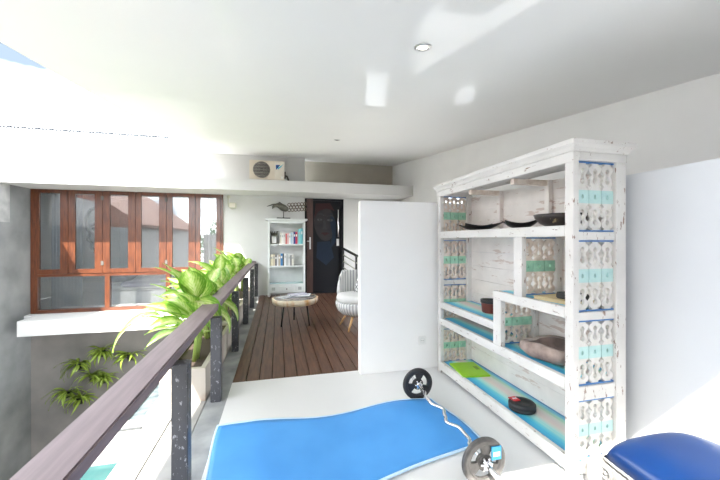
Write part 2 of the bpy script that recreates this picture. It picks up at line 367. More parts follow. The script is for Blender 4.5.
# back wall: opening for the bedroom windows, the doorway and a stair window
W0, W1, WZ0, WZ1 = -5.03, -1.262, -.205, 2.47
bm = nb()
box(bm, -7, 8.4, 2.44, -1.88, 8.6, 3.66); box(bm, -1.88, 8.4, 2.44, .66, 8.6, 3.40)
box(bm, -7, 8.4, -.3, W0, 8.6, 2.44); box(bm, W1, 8.4, -4, .66, 8.6, 2.44)
box(bm, W0, 8.4, -.3, W1, 8.6, WZ0)
box(bm, 1.64, 8.4, 0, 2.15, 8.6, 2.44); box(bm, 2.75, 8.4, 0, 3.2, 8.6, 2.44)
box(bm, 2.15, 8.4, 0, 2.75, 8.6, 1.15); box(bm, 2.15, 8.4, 2.0, 2.75, 8.6, 2.44); box(bm, .66, 8.4, 2.40, 1.64, 8.6, 2.44)
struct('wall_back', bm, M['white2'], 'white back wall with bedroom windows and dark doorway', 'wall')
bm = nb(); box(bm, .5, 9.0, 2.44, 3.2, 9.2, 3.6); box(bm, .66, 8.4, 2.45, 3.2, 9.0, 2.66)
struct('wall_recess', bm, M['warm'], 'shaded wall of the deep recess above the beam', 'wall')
bm = nb(); box(bm, -7, 7.5, 2.425, 3.2, 8.4, 2.67)
struct('trim_canopy', bm, M['white2'], 'long white beam and window canopy across the back', 'beam')
# right wall with a clerestory opening behind the shelf
bm = nb(); X0, X1 = 3.2, 3.35
def wallY(y0, y1, z0, z1): 
    v = box(bm, X0, y0, z0, X1, y1, z1)
    if z1 > 2.4:
        for i in (4, 5, 6, 7): v[i].co.z = ceil_z(v[i].co.y)
wallY(-4.4, 3.6, 0, 3); wallY(3.6, 5.1, 1.3, 3); wallY(5.1, 6.0, 1.3, 1.98); wallY(5.1, 6.0, 2.3, 3); wallY(6.0, 8.2, 1.3, 3); wallY(8.2, 10.2, 0, 3); wallY(3.6, 8.2, 0, .08)  # hidden low opening added to let in more light for the ceiling
struct('wall_right', bm, M['grey'], 'light grey upper wall on the right under the ceiling', 'wall')
bm = nb(); box(bm, 2.05, -.6, 0, 2.17, 3.2, 1.742)
struct('wall_inner', bm, M['wallp'], 'low white wall behind the tall display shelf', 'wall')
bm = bbox(.80, 3.2, 0, 2.17, 3.30, 1.745, .006)
struct('wall_partition', bm, M['white'], 'chest-high white partition between floor and deck', 'wall')
# concrete wall on the left and the wall under the bedroom
bm = nb(); box(bm, -5.2, 5.6, -4, -5.04, 8.4, 2.44); box(bm, -5.2, 2.6, -4, -5.04, 5.6, 1.75); box(bm, -5.04, 5.6, 1.69, -5.028, 7.82, 2.44, 1)
struct('wall_left', bm, [M['conc2'], M['conc']], 'rough grey concrete side wall at the left', 'wall')
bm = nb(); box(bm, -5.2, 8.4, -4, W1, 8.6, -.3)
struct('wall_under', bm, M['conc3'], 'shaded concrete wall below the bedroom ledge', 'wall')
bm = nb(); box(bm, -4.83, 7.68, -.5, -.96, 8.4, -.205); box(bm, -5.04, 8.2, -.5, -4.83, 8.4, -.205)
struct('trim_sill', bm, M['white2'], 'thick white slab projecting under the bedroom windows', 'sill')
# the lower terrace with its two basins, and the ground
bm = nb()
T = -1.5
box(bm, -2.45, 0, -4, -.95, 2.8, T-.35); box(bm, -1.55, 2.8, -4, -.95, 4.93, T); box(bm, -2.45, 0, T-.35, -.95, 2.8, T)
box(bm, -2.45, 4.93, -4, -.95, 5.95, T); box(bm, -2.45, 5.95, -4, -2.33, 7.7, T); box(bm, -2.1, 5.95, -4, -.95, 7.7, T); box(bm, -2.45, 7.7, -4, -.95, 8.4, T)
box(bm, -2.45, 2.8, -4, -2.36, 4.93, T)
box(bm, -2.36, 5.62, T, -2.0, 5.66, T+.02, 1)
struct('floor_terrace', bm, [M['wconc'], M['slotm']], 'sunlit pale lower terrace seen through the balustrade', 'terrace')
bm = nb(); box(bm, -2.36, 2.8, -2.2, -1.55, 4.93, T-.05)
struct('floor_pool', bm, M['water'], 'teal pool water in the lower terrace', 'pool')
bm = nb(); box(bm, -2.33, 5.95, -2.2, -2.1, 7.7, T-.04)
struct('floor_basin', bm, M['water2'], 'grey water basin beside the lower terrace wall', 'pool')
bm = nb(); box(bm, -40, -40, -4.2, 30, 30, -4.0)
struct('ground', bm, M['white2'], 'grey ground far below the terrace', 'ground')

# ------------------------------------------------------------------ bedroom windows
t = thing('window_1', 'teak framed row of folding bedroom windows', 'window', (-3.1, 8.4, WZ0), kind='structure')
del t['category']; t['category'] = 'window'
bm = nb(); Y0, Y1 = 8.37, 8.47
box(bm, W0, Y0, WZ0, W0+.12, Y1, WZ1); box(bm, W1-.045, Y0, WZ0, W1, Y1, WZ1)
for a in (-3.64, -2.44): box(bm, a-.045, Y0, WZ0, a+.045, Y1, .57)
o = link('window_frame', bm, M['teak'], t)
bm = nb(); box(bm, W0+.12, Y0, WZ1-.05, W1-.045, Y1, WZ1); box(bm, W0+.12, Y0-.005, .565, W1-.045, Y1, .625); box(bm, W0+.12, Y0-.01, WZ0, W1-.045, Y1, WZ0+.075)
link('window_rail', bm, M['teakh'], t)
edges = [-4.905, -4.355, -3.723, -3.083, -2.467, -1.862, -1.31]
gl = [(-4.868, -4.50), (-4.23, -3.868), (-3.585, -3.231), (-2.975, -2.617), (-2.345, -2.007), (-1.755, -1.411)]
for i in range(6):
    a, b = edges[i]+.004, edges[i+1]-.004; g0, g1 = gl[i]
    bm = nb(); box(bm, a, 8.352, .63, g0, 8.40, 2.418); box(bm, g1, 8.352, .63, b, 8.40, 2.418)
    box(bm, g0, 8.352, .63, g1, 8.40, .725); box(bm, g0, 8.352, 2.345, g1, 8.40, 2.418)
    s = link('casement', bm, M['teak'], t)
    bm = nb(); box(bm, g0-.01, 8.372, .715, g1+.01, 8.38, 2.355); link('pane', bm, M['glass'], s)
    if i in (2, 4):
        bm = nb()
        for z in (2.22, .80): box(bm, a-.03, 8.343, z, a+.022, 8.352, z+.09)
        link('hinge', bm, M['dark'], s)
for a, b in ((W0+.12, -3.685), (-3.595, -2.485), (-2.395, W1-.045)):
    bm = nb(); box(bm, a, 8.41, WZ0+.07, b, 8.418, .57); link('lower_pane', bm, M['glass'], t)

# bedroom behind
for nm, q, lab, cat in (('floor_bedroom', (-6, 8.6, -.3, -1.0, 11.8, -.206), 'pale bedroom floor behind the windows', 'floor'), ('wall_bedroom', (-6, 11.6, -.205, -1.0, 11.8, 2.6), 'white rear wall of the bedroom', 'wall'), ('wall_bedroom_left', (-6.2, 8.6, -.205, -6, 11.8, 2.6), 'white left wall of the bedroom', 'wall'), ('wall_bedroom_right', (-1.0, 8.6, -.205, -.9, 11.8, 2.6), 'white right wall of the bedroom', 'wall'), ('ceiling_bedroom', (-6, 8.6, 2.6, -1, 11.8, 2.7), 'white bedroom ceiling', 'ceiling')):
    bm = nb(); box(bm, *q); struct(nm, bm, M['white'], lab, cat)
def pleats(x0, x1, y, z0, z1, n, amp=.035):
    bm = nb(); N = n*8; top = []; 
    rows = []
    for z in (z0, z0+(z1-z0)*.5, z1):
        rows.append([bm.verts.new((x0+(x1-x0)*k/N, y+amp*math.sin(2*PI*n*k/N)*(1.15 if z == z0 else .9), z)) for k in range(N+1)])
    for q, s in zip(rows, rows[1:]):
        for k in range(N):
            f = bm.faces.new((q[k], q[k+1], s[k+1], s[k])); f.smooth = True
    bmesh.ops.solidify(bm, geom=bm.faces[:], thickness=.006)
    return bm
solo('curtain', pleats(-4.86, -4.27, 8.72, -.19, 2.5, 9), M['curtain'], 'grey blue pleated curtain behind the left end of the bedroom windows', 'curtain', smooth=True)
solo('curtain', pleats(-1.98, -1.2, 8.72, -.19, 2.5, 8), M['curtainw'], 'white pleated curtain behind the rightmost bedroom window pane', 'curtain', smooth=True)
t = thing('bed', 'low white bed seen through the lower bedroom panes', 'bed', (-3, 10, -.205))
link('bed_base', bbox(-4.0, 9.15, -.205, -1.75, 11.0, .10, .02), M['bedw'], t)
link('mattress', bbox(-3.97, 9.17, .10, -1.78, 10.98, .30, .06, 4), M['bedw'], t, True)
bm = bbox(-3.7, 9.13, .2, -2.45, 10.8, .335, .03, 3); link('blanket', bm, M['bedp'], t, True)
def pillow(bm, c, sx, sy, sz, n=14):
    g = {}
    for side in (1, -1):
        for i in range(n+1):
            for j in range(n+1):
                u, v = 2*i/n-1, 2*j/n-1; e = (1-u**4)*(1-v**4)
                if side == -1 and (i in (0, n) or j in (0, n)): g[(side, i, j)] = g[(1, i, j)]; continue
                k = 1 - .08*(u*u*v*v) ; g[(side, i, j)] = bm.verts.new((c[0]+u*sx*(.93+.07*abs(v)**2), c[1]+v*sy*(.93+.07*abs(u)**2), c[2]+side*sz*max(e, 0)**.5))
        for i in range(n):
            for j in range(n):
                f = bm.faces.new((g[(side, i, j)], g[(side, i+1, j)], g[(side, i+1, j+1)], g[(side, i, j+1)])); f.smooth = True
    bmesh.ops.recalc_face_normals(bm, faces=bm.faces[:])
for px, py, m, lab in ((-3.85, 9.6, 'pilld', 'dark grey pillow at the left end of the bed'), (-2.1, 9.5, 'pillp', 'dark patterned pillow at the right end of the bed'), (-2.05, 10.2, 'bedw', 'white pillow at the far right of the bed')):
    bm = nb(); pillow(bm, (0, 0, 0), .24, .3, .11)
    o = solo('pillow', bm, M[m], lab, 'pillow', 'pillows on the bed'); o.location = (px, py, .41)
    if m == 'bedw': o.location.z = .405
t = thing('wall_art', 'pale panel with a black line face inside the bedroom', 'picture', (-4.75, 11.58, .3))
bm = nb(); box(bm, -5.95, 11.565, .1, -4.7, 11.6, 2.5); link('panel', bm, M['paperw'], t)
bm = nb()
ax, az = -5.22, 1.5
for pts in (((-.28, .75), (-.38, .5), (-.36, .2), (-.28, .05), (-.34, -.15), (-.22, -.22), (-.24, -.36), (-.1, -.55), (.1, -.6)), ((-.25, .3), (-.1, .38), (.1, .32)), ((-.2, .18), (-.08, .24), (.05, .18), (-.06, .12), (-.2, .18)), ((.1, .25), (.14, -.05), (.05, -.12), (-.05, -.1)), ((-.12, -.3), (0, -.25), (.14, -.3), (0, -.36), (-.12, -.3)), ((-.28, .75), (0, .85), (.3, .7))):
    tube(bm, [(ax+x*.9, 11.55, az+z) for x, z in pts], .045, 8)
link('line_drawing', bm, M['black'], t)

# ------------------------------------------------------------------ doorway at the back
t = thing('door_1', 'dark door painted with a face at the end of the deck', 'door', (1.25, 8.43, 0), kind='structure')
bm = nb(); box(bm, .86, 8.43, .01, 1.60, 8.48, 2.36); link('door_panel', bm, M['door'], t)
bm = nb(); box(bm, 1.585, 8.385, 0, 1.645, 8.5, 2.40); box(bm, .66, 8.385, 2.352, 1.645, 8.5, 2.40); link('door_frame', bm, M['door'], t)
bm = nb()
def blob(pts, d, mi):
    prism(bm, pts, 8.43-d, 8.429, 'XZ', mi)
def ell(cx, cz, rx, rz, n=24, rot=0):
    return [(cx+rx*math.cos(2*PI*k/n)*math.cos(rot)-rz*math.sin(2*PI*k/n)*math.sin(rot), cz+rx*math.cos(2*PI*k/n)*math.sin(rot)+rz*math.sin(2*PI*k/n)*math.cos(rot)) for k in range(n)]
blob(ell(1.16, 1.78, .27, .46, rot=.12), .002, 0)            # face
blob([(.93, 2.28), (1.3, 2.3), (1.42, 2.1), (1.2, 2.16), (1.0, 2.08), (.9, 1.9)], .003, 1)   # reddish hair
blob([(1.33, 2.05), (1.46, 1.8), (1.44, 1.3), (1.3, 1.1), (1.36, 1.5), (1.3, 1.8)], .003, 2)
blob([(.95, 2.0), (1.06, 2.04), (1.2, 1.97), (1.06, 2.0)], .0035, 3)
blob([(1.22, 1.96), (1.34, 2.0), (1.42, 1.93), (1.34, 1.96)], .0035, 3)
blob(ell(1.30, 1.86, .075, .03), .0035, 4); blob(ell(1.305, 1.86, .028, .028), .0045, 3)
blob(ell(1.03, 1.87, .065, .027), .0035, 4); blob(ell(1.03, 1.87, .025, .025), .0045, 3)
blob([(1.14, 1.85), (1.18, 1.85), (1.21, 1.62), (1.11, 1.62)], .003, 3)
blob([(1.06, 1.52), (1.13, 1.55), (1.17, 1.535), (1.21, 1.55), (1.28, 1.52), (1.17, 1.46)], .0035, 1)
blob([(.97, 1.3), (1.3, 1.32), (1.4, .9), (1.2, .7), (.95, .9)], .002, 2)
link('painted_face', bm, [M['face1'], M['face2'], M['face3'], M['face4'], M['face5']], t)
bm = nb(); box(bm, .66, 8.36, -.02, 1.645, 8.6, .012); link('threshold', bm, M['door'], t)
bm = nb(); tube(bm, [(1.50, 8.37, 1.42), (1.50, 8.37, 2.13)], .022, 10); tube(bm, [(1.50, 8.37, 1.5), (1.50, 8.43, 1.5)], .012); tube(bm, [(1.50, 8.37, 2.05), (1.50, 8.43, 2.05)], .012)
link('pull_handle', bm, M['chrome'], t)
bm = nb(); box(bm, 1.47, 8.41, 1.2, 1.53, 8.43, 1.38); link('lock_plate', bm, M['steel'], t)
t = thing('door_2', 'narrow dark brown door leaf with steel lever beside the painted door', 'door', (.76, 8.4, 0), kind='structure')
bm = nb(); box(bm, .655, 8.375, .01, .70, 8.46, 2.39); link('door_jamb', bm, M['door'], t)
bm = nb(); box(bm, .70, 8.345, .012, .855, 8.39, 2.385); link('door_leaf', bm, M['brown'], t)
bm = nb(); box(bm, .765, 8.336, 1.12, .80, 8.345, 1.42); tube(bm, [(.782, 8.336, 1.32), (.782, 8.29, 1.32), (.70, 8.285, 1.32)], .012, 8)
link('door_handle', bm, M['steel'], t)

# stair balustrade behind the chair
t = thing('stair_railing', 'black metal stair railing behind the white tub chair', 'railing', (1.9, 7.2, 0))
bm = nb(); tube(bm, [(1.62, 8.3, 1.13), (1.70, 7.2, 1.0), (1.95, 5.9, .88)], .03, 8); link('handrail', bm, M['black'], t)
for (x, y, h) in ((1.62, 8.3, 1.12), (1.70, 7.2, 1.0), (1.95, 5.9, .88)):
    bm = nb(); box(bm, x-.02, y-.02, 0, x+.02, y+.02, h); link('post', bm, M['black'], t)
bm = nb()
for k in range(5):
    d = .16+k*.16; tube(bm, [(1.62, 8.3, 1.13-d), (1.70, 7.2, 1.0-d), (1.95, 5.9, .88-d*.9)], .012, 6)
link('rails', bm, M['beige'], t)

# ------------------------------------------------------------------ balustrade on the left
t = thing('balustrade', 'brown handrail on speckled black steel posts along the left edge', 'railing', (-.5, 3, 0))
def rz_(y): return .745 + max(0, y-2.5)*.016
bm = nb(); v = box(bm, -.655, .2, -.052, -.515, 8.38, 0)
for p in v: p.co.z += rz_(p.co.y)
sv = bmesh.ops.bevel(bm, geom=bm.edges[:], offset=.006, segments=2, affect='EDGES')
link('handrail', bm, M['rail'], t)
for y in (.75, 1.96, 3.0, 4.28, 5.62, 6.95, 8.28):
    bm = bbox(-.545, y-.04, -.004, -.465, y+.04, rz_(y)-.053, .004)
    link('post', bm, M['post'], t)

# ------------------------------------------------------------------ planters and plants on the ledge
def leaf(bm, uvl, base, dirv, L, Wd, droop, roll=0, n=9, fold=.25):
    """ovate leaf: bends down along its length and folds at the midrib"""
    d = Vector(dirv).normalized(); up = Vector((0, 0, 1)); side = d.cross(up).normalized(); nrm = side.cross(d).normalized()
    if roll: q = Matrix.Rotation(roll, 3, d); side = q @ side; nrm = q @ nrm
    p = Vector(base); rows = []
    for i in range(n+1):
        s = i/n
        wd = Wd*(math.sin(PI*min(1, s**.72))**1.15 if 0 < s < 1 else 0) + .001
        wob = .012*L*math.sin(s*9+Wd*90)
        rows.append([bm.verts.new(p + side*wd*k + nrm*(abs(k)*wd*fold + (wob*k if abs(k) == 1 else 0))) for k in (-1, -.5, 0, .5, 1)])
        q = Matrix.Rotation(-droop/n, 3, side); d = q @ d; nrm = q @ nrm
        p = p + d*(L/n)
    for i in range(n):
        for k in range(4):
            f = bm.faces.new((rows[i][k], rows[i][k+1], rows[i+1][k+1], rows[i+1][k])); f.smooth = True
            us = [(k/4, i/n), ((k+1)/4, i/n), ((k+1)/4, (i+1)/n), (k/4, (i+1)/n)]
            for lp, uv in zip(f.loops, us): lp[uvl].uv = uv
def broadleaf(loc, h, n, label, seed, spread=1.0, L0=.42, extra=()):
    r = random.Random(seed)
    t = thing('dieffenbachia', label, 'plant', loc, 'variegated plants in the planters')
    bm = nb(); uvl = bm.loops.layers.uv.new('UVMap'); bs = nb()
    canes = [(r.uniform(-.07, .07), r.uniform(-.14, .14), h*r.uniform(.55, .85)) for _ in range(3)]
    for cx, cy, ch in canes:
        tube(bs, [(cx*.6, cy*.6, 0), (cx, cy, ch*.5), (cx*1.3, cy*1.2, ch)], [.02, .017, .012], 8)
    for i in range(n):
        cx, cy, ch = canes[i % 3]; s = (i//3+.5)/max(1, (n/3)); az = i*2.4 + r.uniform(-.4, .4); el = .45 + s*.8 + r.uniform(-.2, .2)
        if math.cos(az) > .35: az = PI - az + r.uniform(-.3, .3)
        z0 = ch*(.42+.58*s); b = Vector((cx*1.15, cy*1.1, z0)); hd = Vector((math.cos(az), math.sin(az), 0))
        pl = .13+.09*r.random(); pd = (hd*math.cos(el)+Vector((0, 0, math.sin(el)))).normalized()
        e = b + pd*pl; tube(bs, [b, b+pd*pl*.5+Vector((0, 0, .01)), e], [.007, .006, .005], 6)
        L = L0*r.uniform(.75, 1.1)*spread; leaf(bm, uvl, e, pd, L, L*.25, r.uniform(.5, 1.3), r.uniform(-.6, .6))
    for (b, d, L, dr, ro) in extra:
        b = Vector(b); tube(bs, [(0, 0, h*.35), b*.6+Vector((0, 0, h*.2)), b], [.008, .006, .005], 6); leaf(bm, uvl, b, d, L, L*.25, dr, ro)
    link('stems', bs, M['stem'], t, local=True); link('leaves', bm, M['leaf'], t, local=True)
    return t
py = 3.02
lens = [1.62, 1.62, 1.62]
where = ['nearest the camera', 'in the middle of the row', 'nearest the back wall']
for i, L in enumerate(lens):
    y0, y1 = py, py+L; py = y1+.05
    t = thing('planter_box', 'weathered pale planter trough on the ledge, '+where[i], 'planter', (-.77, (y0+y1)/2, -.01), 'planter troughs beside the balustrade')
    bm = nb(); box(bm, -.945, y0, -.01, -.595, y0+.04, .27); box(bm, -.945, y1-.04, -.01, -.595, y1, .27); box(bm, -.945, y0+.04, -.01, -.905, y1-.04, .27); box(bm, -.635, y0+.04, -.01, -.595, y1-.04, .27); box(bm, -.905, y0+.04, -.01, -.635, y1-.04, .2)
    link('trough', bm, M['planter'], t)
    bm = nb(); box(bm, -.904, y0+.041, .2, -.636, y1-.041, .235); link('soil', bm, M['soil'], t)
wl = ['foremost of the trough row, one leaf hanging towards the floor', 'second from the front in the trough row', 'third from the front in the trough row', 'fourth from the front in the trough row', 'fifth from the front in the trough row', 'next to the last in the trough row', 'last of the trough row at the back wall']
for i in range(7):
    y = 3.35 + i*.74; y = min(y, 7.7)
    ex = [((.02, -.05, .55), (.35, -.5, .3), .5, 2.2, .2), ((.05, .25, .42), (.9, -.1, .2), .42, 1.9, .1), ((-.2, -.1, .45), (-.9, -.3, .25), .5, 1.6, 0)] if i == 0 else \
         ([((.06, .1, .4), (.9, -.2, .1), .4, 1.6, .1)] if i == 1 else [])
    broadleaf((-.78, y, .235), .56 + .02*i + R.uniform(-.03, .05), 24, 'pale green variegated plant, '+wl[i], 20+i, 1.0, .42, ex)

# plants fixed to the wall below the bedroom
HP = [(-4.35, -1.94), (-4.12, -2.1), (-4.15, -1.36), (-3.72, -1.12), (-3.9, -1.63), (-3.68, -1.70), (-3.18, -1.25)]
hw = ['farthest left of the cluster', 'lowest of the cluster', 'upper left of the cluster', 'highest of the cluster', 'in the centre of the cluster', 'just right of the centre', 'far right beside the handrail']
for i, (x, z) in enumerate(HP):
    r = random.Random(50+i); t = thing('hanging_plant', 'strap leaved plant in a black wall pot, '+hw[i], 'plant', (x, 8.4, z), 'plants on the shaded wall')
    bm = nb(); lathe(bm, [(.045, 0), (.06, .10), (.066, .105), (.066, .12), (.05, .12)], (0, -.075, -.06), 14); link('pot', bm, M['pot'], t, local=True)
    bm = nb(); uvl = bm.loops.layers.uv.new('UVMap')
    for k in range(30):
        az = -PI*r.uniform(.02, .98); el = r.uniform(-.1, 1.2); d = (math.cos(az)*math.cos(el), math.sin(az)*math.cos(el)*.7, math.sin(el))
        L = r.uniform(.2, .45); leaf(bm, uvl, (.02*d[0], -.075+.02*d[1], .05), d, L, .028, r.uniform(1.0, 2.0), r.uniform(-.6, .6), 7)
    link('leaves', bm, M['leaf2'], t, local=True)

# ------------------------------------------------------------------ tall worn white display shelf
SX0, SX1, SY0, SY1 = 1.60, 1.98, 1.50, 3.115
t = thing('display_shelf', 'tall worn white display shelf with carved side panels', 'shelf', (1.79, 2.3, 0))
SH = t
def part(name, x0, y0, z0, x1, y1, z1, m='dist', r=.003):
    return link(name, bbox(x0, y0, z0, x1, y1, z1, r, 1), M[m], SH)
for y0, y1 in ((SY0, SY0+.058), (SY1-.058, SY1)):
    part('corner_post', SX0, y0, 0, SX0+.04, y1, 1.80); part('corner_post', SX1-.075, y0, 0, SX1, y1, 1.80)
# crown
part('crown_board', SX0-.005, SY0-.005, 1.79, SX0+.035, SY1+.005, 1.845, 'dist_h'); part('crown_board', SX0+.035, SY0-.005, 1.80, SX1, SY0+.04, 1.845)
part('crown_board', SX0+.035, SY1-.04, 1.80, SX1, SY1+.005, 1.845)
bm = nb(); pr = [(0, 1.845), (.010, 1.852), (.016, 1.868), (.032, 1.885), (.036, 1.908)]
for (a, za), (b, zb) in zip(pr, pr[1:]):
    A = [bm.verts.new(p) for p in ((SX0-a, SY0-a, za), (SX1+a*.9, SY0-a, za), (SX1+a*.9, SY1+a, za), (SX0-a, SY1+a, za))]
    B = [bm.verts.new(p) for p in ((SX0-b, SY0-b, zb), (SX1+b*.9, SY0-b, zb), (SX1+b*.9, SY1+b, zb), (SX0-b, SY1+b, zb))]
    for k in range(4): bm.faces.new((A[k], A[(k+1) % 4], B[(k+1) % 4], B[k]))
    if za == 1.845: bm.faces.new(A[::-1])
    if zb == 1.908: bm.faces.new(B)
link('cornice', bm, M['dist_h'], SH)
# back planks and inner studs
bm = nb()
for k in range(12): box(bm, SX1-.022, SY0+.058, .11+k*.14, SX1-.012, SY1-.058, .11+k*.14+.138)
link('back_panel', bm, M['backb'], SH)
for y in (2.03, 2.58): part('back_stud', SX1-.06, y-.022, 1.435, SX1-.022, y+.022, 1.79, 'backb')
part('top_stay', SX0+.035, 2.02, 1.75, SX1-.022, 2.06, 1.79, 'slat_in')
part('top_stay', SX0+.035, 2.56, 1.75, SX1-.022, 2.60, 1.79, 'slat_in')
# shelves: rail in front, striped board behind
def shelf(y0, y1, z0, z1, stripes=True):
    part('shelf_rail', SX0, y0, z0, SX0+.035, y1, z1, 'dist_h')
    o = link('shelf_board', bbox(SX0+.035, y0, z1-.028, SX1-.022, y1, z1-.006, .002, 1), striped('painted_stripes', STR, 'X', SX0+.03-1.79, SX1-.02-1.79) if stripes else M['backb'], SH)
a, b = SY0+.058, SY1-.058
shelf(a, b, .035, .115); shelf(a, b, .492, .56); shelf(2.21, b, .662, .722); shelf(a, 2.21, .90, .965); shelf(a, b, 1.37, 1.435, False)
part('divider_post', SX0, 2.12, .56, SX0+.04, 2.21, .90); part('divider_post', SX0, 1.905, .965, SX0+.04, 1.985, 1.37)
part('divider_post', SX1-.07, 2.14, .56, SX1-.022, 2.19, .90); part('divider_post', SX1-.07, 1.925, .965, SX1-.022, 1.97, 1.37)
# side rails at both ends
for y0, y1 in ((SY0+.006, SY0+.046), (SY1-.046, SY1-.006)):
    for z0, z1 in ((.03, .092), (.44, .52), (.893, .94) if y0 < 2 else (.893, .94), (1.35, 1.396)):
        part('side_rail', SX0+.04, y0, z0, SX1-.075, y1, z1)
def sprof(tt):
    s = abs(tt-.5)*2                       # 0 mid, 1 ends
    Wd = 1.0
    def notch(c, w, d): return d*math.exp(-((s-c)/w)**2)
    Wd -= notch(.30, .07, .42) + notch(.46, .05, .2) + notch(.62, .10, .5) + notch(.94, .055, .52)
    if s < .2: Wd = .97
    H = 0
    def hole(c, r): 
        k = 1-((s-c)/r)**2
        return math.sqrt(k) if k > 0 else 0
    H = max(.17*hole(0, .065), .36*hole(.46, .10), .20*hole(.58, .16), .32*hole(.74, .08))
    return max(Wd, .38), (H if H < Wd-.2 else Wd-.2)
def fretwork(z0, z1, width=.27):
    """three scalloped, pierced slats side by side with blue bars above and below; XZ plane, centred on x"""
    bm = nb(); n = 84; hw = width/6; h = z1-z0; th = .008
    for k in range(3):
        cx = -width/2 + hw*(2*k+1)
        prof = [(z0+h*i/n, *sprof(i/n)) for i in range(n+1)]
        for sgn in (-1, 1):
            for (za, wa, ha), (zb, wb, hb) in zip(prof, prof[1:]):
                tm = ((za+zb)/2-z0)/h; mi = 1 if .40 < tm < .60 else 0
                q = [(cx+sgn*ha*hw, za), (cx+sgn*wa*hw*.97, za), (cx+sgn*wb*hw*.97, zb), (cx+sgn*hb*hw, zb)]
                F = [bm.verts.new((u, -th, v)) for u, v in q]; B = [bm.verts.new((u, th, v)) for u, v in q]
                for fs in ((F[0], F[1], F[2], F[3]), (B[3], B[2], B[1], B[0]), (F[1], B[1], B[2], F[2])): bm.faces.new(fs).material_index = mi
                if ha > 0 or hb > 0: bm.faces.new((F[0], F[3], B[3], B[0])).material_index = mi
    bmesh.ops.remove_doubles(bm, verts=bm.verts[:], dist=1e-5); bmesh.ops.recalc_face_normals(bm, faces=bm.faces[:])
    for za in (z0-.004, z1-.008): box(bm, -width/2, -th-.003, za+.002, width/2, th+.003, za+.010, 2)
    return bm
fw = {}
for key, mats in (('out', [M['slat'], M['mint'], M['bluebar']]), ('in', [M['slat_in'], M['mint_in'], M['bluebar']])):
    pass
def panel(y, z0, z1, mats):
    bm = fretwork(z0, z1); bmesh.ops.translate(bm, vec=(1.7725, y, 0), verts=bm.verts[:]); return link('fretwork_panel', bm, mats, SH)
OUT = [M['slat'], M['mint'], M['bluebar']]; INN = [M['slat_in'], M['mint_in'], M['bluebar']]
for z0, z1 in ((.096, .436), (.524, .889), (.944, 1.346), (1.40, 1.795)):
    panel(SY0+.026, z0, z1, OUT); panel(SY1-.026, z0, z1, INN)
panel(1.945, .97, 1.366, INN); panel(2.165, .565, .896, INN)

# things on the display shelf
def tray(c, L, Wd, rz, label):
    """lozenge dish, long corners swept up"""
    bm = nb(); n = 18; g = []
    for i in range(n+1):
        row = []
        for j in range(n+1):
            u, v = 2*i/n-1, 2*j/n-1; a, b = (u-v)/2, (u+v)/2; e = (1-.16*(1-u*u)*abs(v)**2)*(1-.16*(1-v*v)*abs(u)**2)
            row.append(bm.verts.new((a*Wd*e, b*L*e, .006 + .078*abs(b)**1.7 + .07*abs(a)**1.7)))
        g.append(row)
    for i in range(n):
        for j in range(n): f = bm.faces.new((g[i][j], g[i+1][j], g[i+1][j+1], g[i][j+1])); f.smooth = True
    bmesh.ops.solidify(bm, geom=bm.faces[:], thickness=.007)
    z0 = min(v.co.z for v in bm.verts)
    for v in bm.verts: v.co.z -= z0
    o = solo('tray', bm, M['black'], label, 'tray', 'black lifted-corner trays', True); o.location = c; o.rotation_euler = (0, 0, rz); return o
A_ = 1.429
tray((1.74, 2.60, A_+.0005), .335, .15, .13, 'larger black tray with lifted corners on the top shelf, the left one')
tray((1.77, 2.12, A_+.0005), .20, .15, .1, 'smaller black tray with lifted corners on the top shelf, between large tray and bowl')
bm = nb(); lathe(bm, [(.05, 0), (.075, .004), (.12, .03), (.15, .064), (.158, .088), (.150, .088), (.115, .04), (.06, .016), (0, .014)], (0, 0, 0), 36, rfun=lambda a, z: 1+.015*math.sin(a*9)*(z > .07))
o = solo('bowl', bm, M['bowl'], 'dark brown bowl flecked with gold at the right of the top shelf', 'bowl'); o.location = (1.79, 1.775, A_)
t = thing('glazed_pot', 'dark red glazed pot with black rim on the left middle shelf', 'pot', (1.80, 2.53, .716))
bm = nb(); lathe(bm, [(.060, 0), (.066, .01), (.073, .085), (.073, .09), (0, .088)], n=28); link('pot_body', bm, M['terr'], t, local=True)
bm = nb(); lathe(bm, [(.073, .085), (.078, .088), (.079, .112), (.070, .112), (.066, .095), (0, .094)], n=28); link('rim', bm, M['black'], t, local=True)
t = thing('book', 'old yellowed book lying on the right middle shelf under a black box', 'book', (1.775, 1.72, .959), rz=.1)
bm = nb(); box(bm, -.10, -.15, .003, .10, .15, .019); link('pages', bm, M['paper'], t, local=True)
bm = nb(); box(bm, -.104, -.154, 0, .104, .154, .003); box(bm, -.104, -.154, .019, .104, .154, .022); box(bm, -.104, -.157, 0, .104, -.154, .022); link('cover', bm, M['paper'], t, local=True)
o = solo('box', bbox(-.06, -.075, 0, .06, .075, .04, .006), M['blackm'], 'small flat black box on the yellowed book', 'box'); o.location = (1.775, 1.665, .9815)
